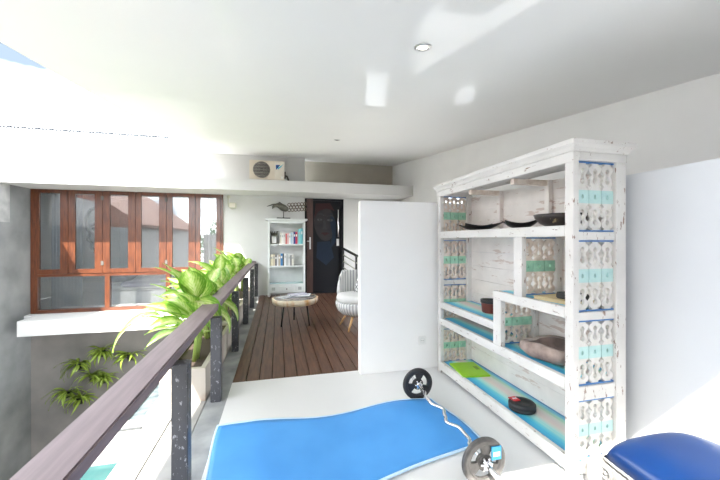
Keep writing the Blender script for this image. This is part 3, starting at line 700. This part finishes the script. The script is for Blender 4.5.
# hollow stone bowl
t = thing('stone_bowl', 'rough pinkish stone bowl with uneven hollow rim in the lower right cell', 'bowl', (1.785, 1.845, .554))
def rough(a, z): return 1 + .07*math.sin(3*a+.6)+.04*math.sin(5*a+z*20)+.02*math.sin(11*a)
bm = nb(); lathe(bm, [(.09, 0), (.14, .010), (.172, .045), (.168, .088), (.156, .104), (.122, .096)], n=44, rfun=rough)
bm.verts.ensure_lookup_table()
for v in bm.verts:
    if v.co.z > .07: v.co.z += .016*math.sin(2*math.atan2(v.co.y, v.co.x)+.9)
bm.faces.ensure_lookup_table(); bmesh.ops.delete(bm, geom=[bm.faces[-1]] if len(bm.faces[-1].verts) > 10 else [f for f in bm.faces if len(f.verts) > 10 and f.calc_center_median().z > .04], context='FACES_ONLY')
for v in bm.verts: v.co.x *= .92; v.co.y *= 1.15
link('shell', bm, M['stone'], t, True, local=True)
bm = nb(); lathe(bm, [(0, .03), (.06, .032), (.10, .05), (.122, .096), (.126, .098)], n=44, rfun=rough)
for v in bm.verts:
    if v.co.z > .07: v.co.z += .016*math.sin(2*math.atan2(v.co.y, v.co.x)+.9)
bmesh.ops.delete(bm, geom=[f for f in bm.faces if len(f.verts) > 10], context='FACES_ONLY')
for v in bm.verts: v.co.x *= .92; v.co.y *= 1.15
link('hollow', bm, M['stone_in'], t, True, local=True)
# lime notebook and black round roll on the bottom shelf
t = thing('notebook', 'lime green notebook lying at the left end of the bottom shelf', 'notebook', (1.765, 2.80, .109), rz=-.12)
link('cover', bbox(-.13, -.165, 0, .13, .165, .016, .004), M['lime'], t, local=True)
bm = nb(); box(bm, .06, -.03, .016, .10, .05, .0165); link('printed_mark', bm, M['lime2'], t, local=True)
t = thing('weight_disc', 'round black rubber weight with red label on the bottom shelf', 'weight', (1.735, 2.06, .109))
bm = nb(); lathe(bm, [(.078, 0), (.09, .006), (.092, .02), (.086, .026), (.092, .032), (.092, .048), (.084, .056), (.05, .056), (.046, .052), (0, .052)], n=40); link('disc', bm, M['blackm'], t, local=True)
bm = nb(); box(bm, -.052, .022, .053, .006, .085, .058); link('label', bm, M['red'], t, local=True)
bm = nb()
for k in range(3): box(bm, -.035+k*.013, .045, .058, -.028+k*.013, .066, .0585)
link('printed_mark', bm, M['tagw'], t, local=True)
# loose boards on top of the shelf
o = solo('carved_board', bbox(-.03, -.16, 0, .03, .16, .012, .003), M['dist_h'], 'thin worn white stick lying crosswise on top of the shelf at its far end', 'board', 'boards on top of the shelf'); o.location = (1.74, 2.62, 1.9085); o.rotation_euler = (0, 0, .25)
o = solo('carved_board', bbox(-.02, -.15, 0, .02, .15, .012, .003), M['dist_h'], 'second worn white stick on top of the shelf, behind the first', 'board', 'boards on top of the shelf'); o.location = (1.83, 2.52, 1.9085); o.rotation_euler = (0, 0, -.3)
bm = nb(); prism(bm, [(x*.1, y*.12) for x, y in ell(0, 0, 1, 1, 20)], 0, .03, 'XY'); o = solo('carved_rosette', bm, M['dist_h'], 'flat round white carving lying on top of the shelf near its right end', 'carving'); o.location = (1.78, 1.80, 1.9085)

# ------------------------------------------------------------------ exercise mat and barbell
t = thing('exercise_mat', 'blue foam exercise mat with pale edge spread on the white floor', 'mat', (.45, 2.15, 0))
def mat_pt(u, v):                              # u 0..1 left to right, v 0..1 near to far
    fl = Vector((-.40, 2.50)); fr = Vector((1.27, 2.545)); nr = Vector((1.33, 1.93)); nl = Vector((-.42, 1.47))
    p = (nl*(1-u)+nr*u)*(1-v) + (fl*(1-u)+fr*u)*v
    p.y += .035*math.sin(u*9+.4)*v - .02*math.sin(u*7)*(1-v); p.x += .02*math.sin(v*5)
    return p
def mat_z(u, v): return .014 + .006*(math.sin(u*9+.5)+1)*v + .004*(math.sin(v*6+u*4)+1) + .014*max(0, 1-u*9)*v
def matmesh(u0, u1, v0, v1, nu, nv, dz=0):
    bm = nb(); g = [[None]*(nv+1) for _ in range(nu+1)]; lo = [[None]*(nv+1) for _ in range(nu+1)]
    for i in range(nu+1):
        for j in range(nv+1):
            u = u0+(u1-u0)*i/nu; v = v0+(v1-v0)*j/nv; p = mat_pt(u, v)
            # rounded corners
            z = mat_z(u, v)+dz
            g[i][j] = bm.verts.new((p.x, p.y, z)); lo[i][j] = bm.verts.new((p.x, p.y, max(.0006, z-.011)))
    for i in range(nu):
        for j in range(nv):
            bm.faces.new((g[i][j], g[i+1][j], g[i+1][j+1], g[i][j+1])).smooth = True; bm.faces.new((lo[i][j+1], lo[i+1][j+1], lo[i+1][j], lo[i][j]))
    for i in range(nu):
        bm.faces.new((lo[i][0], lo[i+1][0], g[i+1][0], g[i][0])); bm.faces.new((g[i][nv], g[i+1][nv], lo[i+1][nv], lo[i][nv]))
    for j in range(nv):
        bm.faces.new((g[0][j], g[0][j+1], lo[0][j+1], lo[0][j])); bm.faces.new((lo[nu][j], lo[nu][j+1], g[nu][j+1], g[nu][j]))
    return bm
link('mat_body', matmesh(.008, .992, .02, .98, 60, 20), M['mat_blue'], t)
for args in ((0, 1, .98, 1, 60, 1), (0, 1, 0, .02, 60, 1), (0, .008, .02, .98, 1, 20), (.992, 1, .02, .98, 1, 20)):
    link('edge_strip', matmesh(*args), M['mat_edge'], t)

t = thing('barbell', 'chrome curl barbell with two weight plates across the mat', 'barbell', (1.12, 2.1, 0))
BZ = .131
yf, yn = 2.60, 1.60; xf, xn = 1.15, 1.10
bm = nb()
xx = lambda y: xn + (xf-xn)*(y-yn)/(yf-yn)
pts = [(xx(1.42), 1.42, BZ), (xx(1.70), 1.70, BZ)]
tube(bm, [(xx(1.45), 1.45, BZ), (xx(1.64), 1.64, BZ)], .0135, 14)
tube(bm, [(xx(2.56), 2.56, BZ), (xx(2.74), 2.74, BZ)], .0135, 14)
zz = [(1.64, 0), (1.74, -.004), (1.80, .026), (1.92, .026), (2.0, -.026), (2.08, .0), (2.16, .026), (2.26, -.026), (2.38, -.022), (2.45, 0), (2.56, 0)]
fine = []
for (ya, oa), (yb, ob) in zip(zz, zz[1:]):
    for k in range(4):
        s = k/4; ss = s*s*(3-2*s); fine.append((xx(ya+(yb-ya)*s)+oa+(ob-oa)*ss, ya+(yb-ya)*s, BZ))
fine.append((xx(2.56), 2.56, BZ))
tube(bm, fine, .0125, 14)
link('bar', bm, M['chrome'], t)
def plate(y, m, sgn):
    """tri-grip plate: rim, hub and three webs, with three openings"""
    bm = nb(); cx = xx(y); n = 72; hw = .016
    def P(r, a, dy): return (cx+r*math.cos(a), y+dy, BZ-.0005+r*math.sin(a))
    def opening(a):                            # 1 where the ring between hub and rim is cut
        k = (a+PI/6) % (2*PI/3); return .22 < k < (2*PI/3-.22-.42) 
    def ring(ra, rb, da, db):
        for i in range(n):
            a, b = 2*PI*i/n, 2*PI*(i+1)/n
            f = bm.faces.new([bm.verts.new(P(*q)) for q in ((ra, a, da), (ra, b, da), (rb, b, db), (rb, a, db))]); f.smooth = False
    for s in (-1, 1):
        ring(.118, .130, s*hw, s*(hw-.006)); ring(.098, .118, s*hw, s*hw); ring(.092, .098, s*(hw-.007), s*hw)
        ring(.036, .04, s*hw, s*(hw-.007)); ring(.018, .036, s*hw, s*hw)
        for i in range(n):
            a, b = 2*PI*i/n, 2*PI*(i+1)/n
            lo, hi = (.046, .086) if opening((a+b)/2) else (.067, .067)
            for ra, rb in ((.04, lo), (hi, .092)):
                if rb > ra: bm.faces.new([bm.verts.new(P(*q)) for q in ((ra, a, s*(hw-.007)), (ra, b, s*(hw-.007)), (rb, b, s*(hw-.007)), (rb, a, s*(hw-.007)))])
    ring(.130, .130, -(hw-.006), hw-.006); ring(.018, .018, -hw, hw)
    for i in range(n):
        a, b = 2*PI*i/n, 2*PI*(i+1)/n; o0 = opening((a+b)/2)
        if o0:
            for r_ in (.046, .086): bm.faces.new([bm.verts.new(P(*q)) for q in ((r_, a, -(hw-.007)), (r_, b, -(hw-.007)), (r_, b, hw-.007), (r_, a, hw-.007))])
            for e, j in ((a, i-1), (b, i+1)):
                if not opening((2*PI*(j+.5)/n)): bm.faces.new([bm.verts.new(P(*q)) for q in ((.046, e, -(hw-.007)), (.086, e, -(hw-.007)), (.086, e, hw-.007), (.046, e, hw-.007))])
    bmesh.ops.remove_doubles(bm, verts=bm.verts[:], dist=1e-5); bmesh.ops.recalc_face_normals(bm, faces=bm.faces[:])
    o = link('weight_plate', bm, m, t)
    o['label'] = 'black far weight plate' if sgn > 0 else 'grey near weight plate'
    bm = nb(); lathe(bm, [(.014, -.012), (.024, -.012), (.026, -.006), (.026, .012), (.022, .016), (.014, .016)], (cx, y-hw-.015, BZ), 20, axis='Y'); 
    for k in range(6): tube(bm, [(cx+.02*math.cos(k*PI/3), y-hw-.012, BZ+.02*math.sin(k*PI/3)), (cx+.036*math.cos(k*PI/3), y-hw-.012, BZ+.036*math.sin(k*PI/3))], .006, 8)
    link('collar', bm, M['chrome'], t)
    return o
pf = plate(yf, M['blackm'], 1); pn = plate(yn, M['iron'], -1)
bm = nb(); cx = xx(yn); box(bm, cx+.035, yn-.022, BZ+.012, cx+.095, yn-.0165, BZ+.085); lb = link('tag_label', bm, M['tag'], pn)
bm = nb(); box(bm, cx+.045, yn-.0226, BZ+.03, cx+.087, yn-.022, BZ+.055); link('tag_print', bm, M['tagw'], pn)

# ------------------------------------------------------------------ blue satin stool in the corner
t = thing('stool', 'carved silver white stool with royal blue satin cushion by the right wall', 'stool', (1.50, .84, 0))
hx, hy = .235, .235
bm = nb(); n = 28; g = []
def ssq(u, v):                                 # square to rounded square
    return u*math.sqrt(1-.18*v*v), v*math.sqrt(1-.18*u*u)
for side in (1, -1):
    G = [[None]*(n+1) for _ in range(n+1)]
    for i in range(n+1):
        for j in range(n+1):
            u, v = 2*i/n-1, 2*j/n-1
            if side < 0 and (i in (0, n) or j in (0, n)): G[i][j] = g[0][i][j]; continue
            e = max(0, (1-u**4)*(1-v**4)); a, b = ssq(u, v)
            G[i][j] = bm.verts.new((a*hx*1.03, b*hy*1.03, .475 + (.085*e**.42 if side > 0 else -.02*e**.3)))
    g.append(G)
    for i in range(n):
        for j in range(n): bm.faces.new((G[i][j], G[i+1][j], G[i+1][j+1], G[i][j+1])).smooth = True
bmesh.ops.recalc_face_normals(bm, faces=bm.faces[:]); link('cushion', bm, M['satin'], t, local=True)
bm = nb(); pts = []; rr_ = []
for k in range(161):
    a = 2*PI*k/160; m_ = max(abs(math.cos(a)), abs(math.sin(a))); q = ssq(math.cos(a)/m_, math.sin(a)/m_)
    pts.append((q[0]*hx*1.03, q[1]*hy*1.03, .468)); rr_.append(.0045+.003*(k % 2))
tube(bm, pts, rr_, 8)
link('braid_trim', bm, M['silver'], t, local=True)
bm = nb()
for sx, sy, ax in ((0, -1, 'x'), (0, 1, 'x'), (-1, 0, 'y'), (1, 0, 'y')):
    pts = []
    for k in range(25):
        u = -1+2*k/24; pts.append((u*(hx-.01 if ax == 'x' else hy-.01), .385+.035*abs(math.sin(u*PI*1.5))**.6))
    pts = [(-hx+.01, .455)] + pts + [(hx-.01, .455)]
    if ax == 'x': prism(bm, pts, sy*hy-.012, sy*hy+.012, 'XZ')
    else: prism(bm, pts, sx*hx-.012, sx*hx+.012, 'YZ')
    for k in range(5):
        u = -.8+.4*k; c = (u*hx, sy*(hy+.012), .432) if ax == 'x' else (sx*(hx+.012), u*hy, .432)
        torus(bm, c, .022, .008, 'Y' if ax == 'x' else 'X', 16, 6)
        lathe(bm, [(.002, -.01), (.01, 0), (.002, .01)], c, 10)
link('apron', bm, M['silver'], t, local=True)
for sx in (-1, 1):
    for sy in (-1, 1):
        bm = nb(); d = Vector((sx, sy, 0)).normalized()
        pr = [(.0, .46, .034), (.022, .42, .042), (.03, .36, .038), (.015, .26, .026), (-.005, .15, .019), (.0, .07, .017), (.02, .03, .024), (.03, 0.002, .022)]
        tube(bm, [(sx*(hx-.015)+d.x*o_, sy*(hy-.015)+d.y*o_, z) for o_, z, r_ in pr], [r_ for *_, r_ in pr], 14)
        torus(bm, (sx*(hx-.015)+d.x*.055, sy*(hy-.015)+d.y*.055, .415), .024, .011, 'Y', 18, 8)
        torus(bm, (sx*(hx-.015)+d.x*.05, sy*(hy-.015)+d.y*.05, .36), .016, .009, 'X', 16, 8)
        link('leg', bm, M['silver'], t, local=True)

# ------------------------------------------------------------------ bookshelf at the back
BX0, BX1, BYF, BYB = -.235, .64, 8.07, 8.39
t = thing('bookcase', 'pale grey white bookcase with small drawer against the back wall', 'bookcase', (.2, 8.23, 0))
for a, b in ((BX0, BX0+.045), (BX1-.045, BX1)): link('side_panel', bbox(a, BYF, .09, b, BYB, 1.82, .003, 1), M['shelfw'], t)
link('top_board', bbox(BX0-.055, BYF-.04, 1.82, BX1+.055, BYB+.005, 1.86, .008), M['shelfw'], t)
bm = nb(); box(bm, BX0+.045, BYB-.02, .1, BX1-.045, BYB-.008, 1.82); link('back_panel', bm, M['shelfin'], t)
SZ = [.30, .735, 1.255]
for k, z in enumerate(SZ): link('shelf_board', bbox(BX0+.045, BYF+.005, z-.035, BX1-.045, BYB-.02, z, .003, 1), M['shelfw'], t)
bm = nb(); box(bm, BX0+.046, BYF+.01, SZ[0], BX1-.046, BYB-.021, SZ[0]+.012); link('glass_shelf_top', bm, M['aqua'], t)
link('header', bbox(BX0+.045, BYF+.003, 1.75, BX1-.045, BYF+.02, 1.82, .002, 1), M['shelfw'], t)
link('base_rail', bbox(BX0+.045, BYF+.004, .09, BX1-.045, BYF+.03, .265, .002, 1), M['shelfw'], t)
for a, b in ((BX0+.06, BX0+.20), (BX1-.20, BX1-.06)):
    bm = nb(); box(bm, a, BYF-.006, .12, b, BYF+.006, .15); box(bm, a, BYF-.006, .225, b, BYF+.006, .25); box(bm, a, BYF-.006, .15, a+.03, BYF+.006, .225); box(bm, b-.03, BYF-.006, .15, b, BYF+.006, .225); box(bm, a+.03, BYF+.0, .15, b-.03, BYF+.0045, .225, 1)
    link('carved_square', bm, [M['shelfw'], M['shelfp']], t)
d = link('drawer', bbox(BX0+.26, BYF-.008, .115, BX1-.26, BYF+.004, .25, .003, 1), M['shelfw'], t)
bm = nb(); lathe(bm, [(.006, 0), (.006, -.012), (.016, -.018), (.016, -.028), (.008, -.034)], ((BX0+BX1)/2, BYF-.008, .185), 14, axis='Y'); link('knob', bm, M['dark'], d)
for a in (BX0+.03, BX1-.03):
    for y in (BYF+.035, BYB-.035):
        bm = nb(); lathe(bm, [(.018, 0), (.03, .02), (.032, .05), (.026, .09)], (a, y, 0), 14); link('foot', bm, M['shelfw'], t)

def book(x, z, wd, h, col, label, group, dp=.15):
    t = thing('book', label, 'book', (x+wd/2, BYF+.05+dp/2, z), group)
    m = mat('book_cloth', col, .55)
    bm = nb(); a = wd/2; d = dp/2
    box(bm, -a, -d, 0, -a+.003, d, h); box(bm, a-.003, -d, 0, a, d, h); box(bm, -a+.003, -d, 0, a-.003, -d+.004, h); link('cover', bm, m, t, local=True)
    bm = nb(); box(bm, -a+.003, -d+.004, .003, a-.003, d-.004, h-.004); link('pages', bm, M['paperw'], t, local=True)
    if wd > .034:
        bm = nb(); box(bm, -a*.6, -d-.0006, h*.62, a*.6, -d, h*.8); link('spine_label', bm, M['paperw'] if sum(col) < 1.3 else M['shelfp'], t, local=True)
nums = ['first', 'second', 'third', 'fourth', 'fifth', 'sixth', 'seventh', 'eighth', 'ninth', 'tenth', 'eleventh', 'twelfth', 'thirteenth']
up = [('cream', (.72, .68, .6), .05, .27), ('white', (.76, .75, .73), .045, .26), ('off-white', (.66, .63, .6), .05, .28), ('red', (.55, .09, .09), .035, .25), ('pink', (.68, .42, .42), .05, .26), ('white', (.76, .76, .76), .045, .25), ('pale blue', (.42, .56, .66), .05, .27), ('white', (.7, .72, .74), .025, .27), ('navy', (.03, .06, .22), .05, .29), ('crimson', (.5, .03, .06), .05, .29), ('slate', (.3, .34, .38), .03, .28), ('turquoise', (.2, .55, .6), .06, .36), ('teal', (.16, .46, .52), .05, .38)]
x = .04
for i, (n_, c, wd, h) in enumerate(up):
    book(x, SZ[2], wd-.003, h, c, f'{n_} upright book, {nums[i]} from the left on the upper bookcase shelf', 'books on the upper bookcase shelf'); x += wd-.0035
lo_ = [('cream', (.72, .66, .5), .055, .27), ('beige', (.62, .55, .42), .05, .28), ('dark grey', (.16, .16, .17), .045, .26), ('white', (.72, .72, .72), .03, .25), ('tan', (.46, .4, .32), .05, .27), ('blue', (.06, .22, .48), .05, .29), ('black', (.03, .03, .035), .03, .29), ('white', (.74, .74, .73), .05, .30), ('grey', (.45, .47, .48), .045, .28), ('pale grey', (.62, .63, .63), .05, .27), ('charcoal', (.2, .2, .21), .03, .25), ('ivory', (.7, .68, .62), .05, .26)]
x = -.175
for i, (n_, c, wd, h) in enumerate(lo_):
    book(x, SZ[1], wd-.003, h, c, f'{n_} upright book, {nums[i]} from the left on the lower bookcase shelf', 'books on the lower bookcase shelf'); x += wd+.001
t = thing('lantern', 'small dark lantern with spiky crown left of the upper books', 'lantern', (-.09, 8.2, SZ[2]))
bm = nb(); box(bm, -.07, -.07, 0, .07, .07, .02); 
for sx in (-1, 1):
    for sy in (-1, 1): box(bm, sx*.06-.008, sy*.06-.008, .02, sx*.06+.008, sy*.06+.008, .19)
box(bm, -.075, -.075, .19, .075, .075, .205); link('frame', bm, M['bird'], t, local=True)
bm = nb(); box(bm, -.05, -.05, .02, .05, .05, .17); link('candle', bm, M['paperw'], t, local=True)
bm = nb()
for k in range(9): tube(bm, [(.055*math.cos(k*.7), .055*math.sin(k*.7), .205), (.09*math.cos(k*.7), .09*math.sin(k*.7), .30)], [.02, .012], 6)
lathe(bm, [(.05, .205), (.06, .24), (.02, .27)], n=14); link('crown', bm, M['bird'], t, local=True)

# bird sculpture on the bookcase
t = thing('bird_sculpture', 'dark bird sculpture with ringed tail on a black stand atop the bookcase', 'sculpture', (.13, 8.2, 1.86))
bm = nb(); box(bm, -.16, -.05, 0, .16, .05, .03); tube(bm, [(0, 0, .03), (0, 0, .18)], .009, 8); link('stand', bm, M['black'], t, local=True)
bm = nb(); tube(bm, [(.10, 0, .20), (.07, 0, .23), (0, 0, .265), (-.08, 0, .31), (-.15, 0, .33), (-.20, 0, .32), (-.245, 0, .285), (-.265, 0, .24)], [.03, .065, .085, .075, .05, .04, .028, .006], 14)
link('body', bm, M['bird'], t, local=True)
bm = nb(); tube(bm, [(-.16, 0, .35), (-.25, 0, .345), (-.34, 0, .31), (-.39, 0, .285)], [.018, .016, .011, .004], 8); tube(bm, [(-.05, 0, .36), (-.1, 0, .40), (-.13, 0, .37)], [.02, .016, .008], 8); link('crest', bm, M['bird'], t, local=True)
bm = nb()
for i in range(6):
    for j in range(3):
        x, z = .135+i*.076 + (j % 2)*.036, .215+j*.066 + .006*i
        if i == 5 and j == 1: continue
        torus(bm, (x, .004*((i+j) % 3-1), z), .036, .0085, 'Y', 18, 6)
link('tail_rings', bm, M['ring'], t, local=True)

# ------------------------------------------------------------------ slab coffee table with magazines
TX, TY, TZ = .27, 5.38, .43
t = thing('coffee_table', 'low round petrified wood slab table with pale bark rim on the deck', 'table', (TX, TY, 0))
def trim_r(a, z): return 1+.035*math.sin(2*a+.5)+.02*math.sin(5*a)+.012*math.sin(9*a)
bm = nb(); lathe(bm, [(.335, TZ-.088), (.347, TZ-.082), (.356, TZ-.04), (.356, TZ-.006), (.350, TZ)], n=60, rfun=trim_r); link('slab', bm, M['bark'], t, local=True)
bm = nb(); lathe(bm, [(.330, TZ), (.330, TZ+.002)], n=60, rfun=trim_r); link('polished_top', bm, M['ptop'], t, local=True)
for a in (3.75, 5.6, 1.6):
    bm = nb(); c, s = math.cos(a), math.sin(a)
    tube(bm, [(.22*c, .22*s, TZ-.085), (.27*c, .27*s, .01)], [.014, .011], 8)
    link('leg', bm, M['black'], t, local=True)
z = TZ+.002
for k, (dx, dy, rz, wx, wy, th, m, lab) in enumerate(((.06, .10, .12, .17, .12, .012, mat('mag_grey', (.36, .38, .44), .4), 'grey covered magazine at the bottom of the pile on the slab table'), (.08, .11, -.25, .16, .115, .012, mat('mag_white', (.74, .74, .76), .35), 'white magazine in the middle of the pile on the slab table'), (.05, .12, .3, .15, .11, .010, mat('mag_lilac', (.38, .37, .5), .35, 0, (.6, .58, .64), 14), 'lilac patterned magazine on top of the pile on the slab table'), (-.14, .04, .6, .13, .10, .008, mat('mag_pale', (.66, .68, .7), .35, 0, (.25, .26, .3), 16), 'pale magazine lying apart at the left of the slab table'))):
    bm = bbox(-wx, -wy, 0, wx, wy, th, .002, 1); o = solo('magazine', bm, m, lab, 'magazine', 'magazines on the slab table')
    o.location = (TX+dx, TY+dy, z+.0005 if k < 3 else TZ+.0145); o.rotation_euler = (0, 0, rz)
    if k == 3: o.location.z = TZ+.0025
    z += th+.001

# ------------------------------------------------------------------ white tub chair behind the partition
CX, CY = 1.23, 4.98; face = math.radians(215)
t = thing('tub_chair', 'round white woven tub chair with oak legs half hidden by the partition', 'chair', (CX, CY, 0))
bm = nb(); lathe(bm, [(.20, .20), (.27, .215), (.335, .27), (.365, .34), (.37, .40), (.34, .41)], n=64, rfun=lambda a, z: 1+.008*math.sin(a*46)); link('base_shell', bm, M['weave'], t, local=True)
bm = nb(); lathe(bm, [(.05, .40), (.325, .40), (.355, .42), (.36, .47), (.338, .512), (.27, .524), (.05, .53)], n=48); link('seat_cushion', bm, M['cush'], t, local=True)
bm = nb(); N = 100; rows = []
prof = [(.362, .40), (.376, .40), (.396, .55), (.412, .76), (.408, .83), (.39, .855), (.366, .835), (.362, .70), (.362, .54)]
for k in range(N+1):
    a = face + math.radians(78) + math.radians(204)*k/N; e = min(k, N-k)/N; hs = min(1, (e/.07))**.5
    r_ = []
    for (r, z) in prof:
        rr = r + (.011*abs(math.sin(a*23)) if True else 0)*(1 if z > .45 else .3); zz_ = .40 + (z-.40)*(.30+.70*hs)
        r_.append(bm.verts.new((rr*math.cos(a), rr*math.sin(a), zz_)))
    rows.append(r_)
for q, s in zip(rows, rows[1:]):
    for i in range(len(prof)): bm.faces.new((q[i], q[(i+1) % len(prof)], s[(i+1) % len(prof)], s[i])).smooth = True
bm.faces.new(rows[0]); bm.faces.new(rows[-1][::-1]); bmesh.ops.recalc_face_normals(bm, faces=bm.faces[:]); link('backrest', bm, M['weave'], t, local=True)
for a in (math.radians(40), math.radians(140), math.radians(228), math.radians(318)):
    bm = nb(); tube(bm, [(.21*math.cos(a), .21*math.sin(a), .22), (.345*math.cos(a), .345*math.sin(a), .002)], [.021, .012], 10); link('leg', bm, M['oak'], t, local=True)
bm = nb(); pillow(bm, (0, 0, 0), .19, .19, .075)
o = solo('throw_pillow', bm, M['lattice'], 'white throw pillow with dark lattice print on the tub chair', 'pillow')
o.location = (CX+.12, CY+.06, .70); o.rotation_euler = (math.radians(70), 0, math.radians(-50))

# ------------------------------------------------------------------ air conditioner on the beam
t = thing('air_conditioner', 'cream outdoor air conditioner unit standing on the white beam', 'air conditioner', (-.25, 7.95, 2.69))
AX0, AX1, AY0, AY1, AZ0, AZ1 = -.625, .145, 7.80, 8.1, 2.72, 3.16
link('casing', bbox(AX0, AY0, AZ0, AX1, AY1, AZ1, .012), M['ac'], t)
bm = nb(); box(bm, -.075, AY0-.004, AZ0+.012, AX1-.01, AY0+.002, AZ1-.012); link('service_panel', bm, M['ac2'], t)
bm = nb(); fc = (-.36, AY0-.002, AZ0+.225); lathe(bm, [(.185, -.003), (.185, .003)], fc, 40, axis='Y'); g_ = link('fan_grille', bm, M['dark'], t)
bm = nb()
for r_ in (.05, .08, .11, .14, .17, .185): torus(bm, (fc[0], AY0-.008, fc[2]), r_, .0035, 'Y', 40, 6)
for k in range(5): zz_ = fc[2]-.14+.07*k; hw = math.sqrt(.185**2-(zz_-fc[2])**2); tube(bm, [(fc[0]-hw, AY0-.012, zz_), (fc[0]+hw, AY0-.012, zz_)], .005, 6)
link('grille_wires', bm, M['grille'], g_)
bm = nb(); prism(bm, [(-.05, AZ1-.09), (.055, AZ1-.085), (-.045, AZ1-.21)], AY0-.0075, AY0-.004, 'XZ', 0); prism(bm, [(.0, AZ1-.155), (.115, AZ1-.07), (.07, AZ1-.135), (-.01, AZ1-.205)], AY0-.009, AY0-.004, 'XZ', 1)
link('maker_mark', bm, [M['navy'], M['cyan']], t)
bm = nb(); prism(bm, [(.06, AZ0+.09), (.075, AZ0+.09), (.09, AZ0+.055), (.105, AZ0+.09), (.12, AZ0+.09), (.095, AZ0+.03), (.085, AZ0+.03)], AY0-.007, AY0-.004, 'XZ'); link('white_mark', bm, M['tagw'], t)
for x in (AX0+.12, AX1-.12): bm = nb(); box(bm, x-.03, AY0+.02, 2.69, x+.03, AY1-.02, AZ0+.004); link('foot', bm, M['dark'], t)
bm = nb(); tube(bm, [(AX1, 7.95, 2.86), (AX1+.06, 7.97, 2.85), (AX1+.09, 8.0, 2.78), (AX1+.09, 8.02, 2.692)], .022, 8); box(bm, AX1-.002, 7.88, 2.80, AX1+.03, 8.02, 2.94); link('pipe_cover', bm, M['dark'], t)

# wall lamp right of the windows
t = thing('wall_lamp', 'small beige outdoor lamp on a bent arm right of the windows', 'lamp', (-1.1, 8.38, 2.2))
bm = nb(); lathe(bm, [(.04, 0), (.04, -.02), (.02, -.025)], (-1.14, 8.40, 2.38), 16, axis='Y'); tube(bm, [(-1.14, 8.38, 2.38), (-1.14, 8.30, 2.38), (-1.14, 8.29, 2.20), (-1.12, 8.29, 2.13)], .012, 8); link('arm', bm, M['beige'], t)
link('lamp_head', bbox(-1.12, 8.22, 2.10, -.96, 8.36, 2.23, .015), M['beige'], t)
bm = nb(); box(bm, -1.10, 8.214, 2.12, -.98, 8.22, 2.21); link('lens', bm, M['ac2'], t)

# power outlet on the partition, downlights, rope along the parapet
t = thing('power_outlet', 'white power outlet low on the partition', 'outlet', (1.465, 3.2, .3))
link('face_plate', bbox(1.42, 3.188, .255, 1.51, 3.20, .345, .003), M['plastic'], t)
bm = nb(); torus(bm, (1.465, 3.187, .30), .026, .003, 'Y', 20, 6); link('socket', bm, M['shelfw'], t)
for dx in (-.009, .009):
    bm = nb(); box(bm, 1.465+dx-.003, 3.1865, .297, 1.465+dx+.003, 3.1885, .303); link('pin_hole', bm, M['dark'], t)
for (x, y, r_, lab) in ((.934, 2.025, .055, 'lit recessed downlight in the ceiling above the mat'), (.98, 5.57, .055, 'recessed downlight in the ceiling above the tub chair')):
    z = ceil_z(y); t = thing('downlight', lab, 'light', (x, y, z), 'recessed ceiling lights'); t.rotation_euler = (math.atan(.121), 0, 0)
    bm = nb(); lathe(bm, [(r_*.62, -.002), (r_*.66, -.008), (r_, -.006), (r_*1.02, 0)], n=32); link('bezel', bm, M['steel'], t, local=True)
    bm = nb(); lathe(bm, [(r_*.60, -.004), (r_*.3, -.009), (.002, -.010)], n=24); link('bulb', bm, M['downl'] if y < 3 else M['dark'], t, local=True)
bm = nb()
for ph in (0, PI):
    pts = [(-6.9+.024*k, 8.37+.018*math.sin(k*.62+ph), 3.69+.018*math.cos(k*.62+ph)) for k in range(224)]
    tube(bm, pts, .015, 6)
solo('rope', bm, M['rope'], 'twisted blue grey rope lying along the parapet top', 'rope')

# ------------------------------------------------------------------ neighbours mirrored in the window panes, and an added light-blocking wall
bm = nb(); box(bm, -5.0, -8.2, -4, -.8, -8.0, 1.75)
struct('wall_garden', bm, M['gwall'], 'grey garden wall across the way', 'wall')
bm = nb(); box(bm, -.95, -4.8, -4, 4, -4.4, 2.1)  # added out of view to cut the sky light from the front
struct('wall_sky_blocker', bm, M['white'], 'added unseen wall behind the viewer that holds back sky light', 'wall')
t = thing('neighbour_house', 'neighbouring house with red tiled roof mirrored in the windows', 'house', (-8.5, -2, -4))
bm = nb(); box(bm, -11.6, -6.5, -4, -5.3, 2.4, 2.05); link('walls', bm, M['gwall'], t)
bm = nb(); prism(bm, [(-12, 1.85), (-5.0, 1.85), (-5.0, 1.95), (-8.5, 4.4), (-12, 1.95)], -6.9, 2.6, 'XZ'); link('roof', bm, M['tile'], t)
def crown(seed, r, n=900):
    rr = random.Random(seed); bm = nb()
    for _ in range(n):
        d = Vector((rr.gauss(0, 1), rr.gauss(0, 1), rr.gauss(0, 1))).normalized(); p = d*r*rr.uniform(.55, 1.0)*(1+.25*math.sin(5*d.x+3*d.z)); p.z *= .85
        a = Vector((rr.gauss(0, 1), rr.gauss(0, 1), rr.gauss(0, 1))).normalized(); b = a.orthogonal().normalized(); s = rr.uniform(.1, .2)
        bm.faces.new([bm.verts.new(p+a*s), bm.verts.new(p+b*s*.5), bm.verts.new(p-a*s), bm.verts.new(p-b*s*.5)])
    return bm
for k, (x, y, z, r_, lab) in enumerate(((-4.2, -11.5, 1.0, 2.0, 'green garden tree mirrored in the right window panes'), (-8.5, 5.2, .6, 1.4, 'smaller green garden tree beyond the left garden wall'))):
    t = thing('garden_tree', lab, 'tree', (x, y, -4), 'garden trees across the way')
    bm = crown(k, r_, 1300); bmesh.ops.translate(bm, vec=(0, 0, z+4), verts=bm.verts[:]); link('foliage', bm, M['treeleaf'], t, local=True)
    bm = nb(); tube(bm, [(0, 0, 0), (.1, .05, 2), (0, 0, z+4)], [.22, .16, .08], 10); link('trunk', bm, M['trunk'], t, local=True)
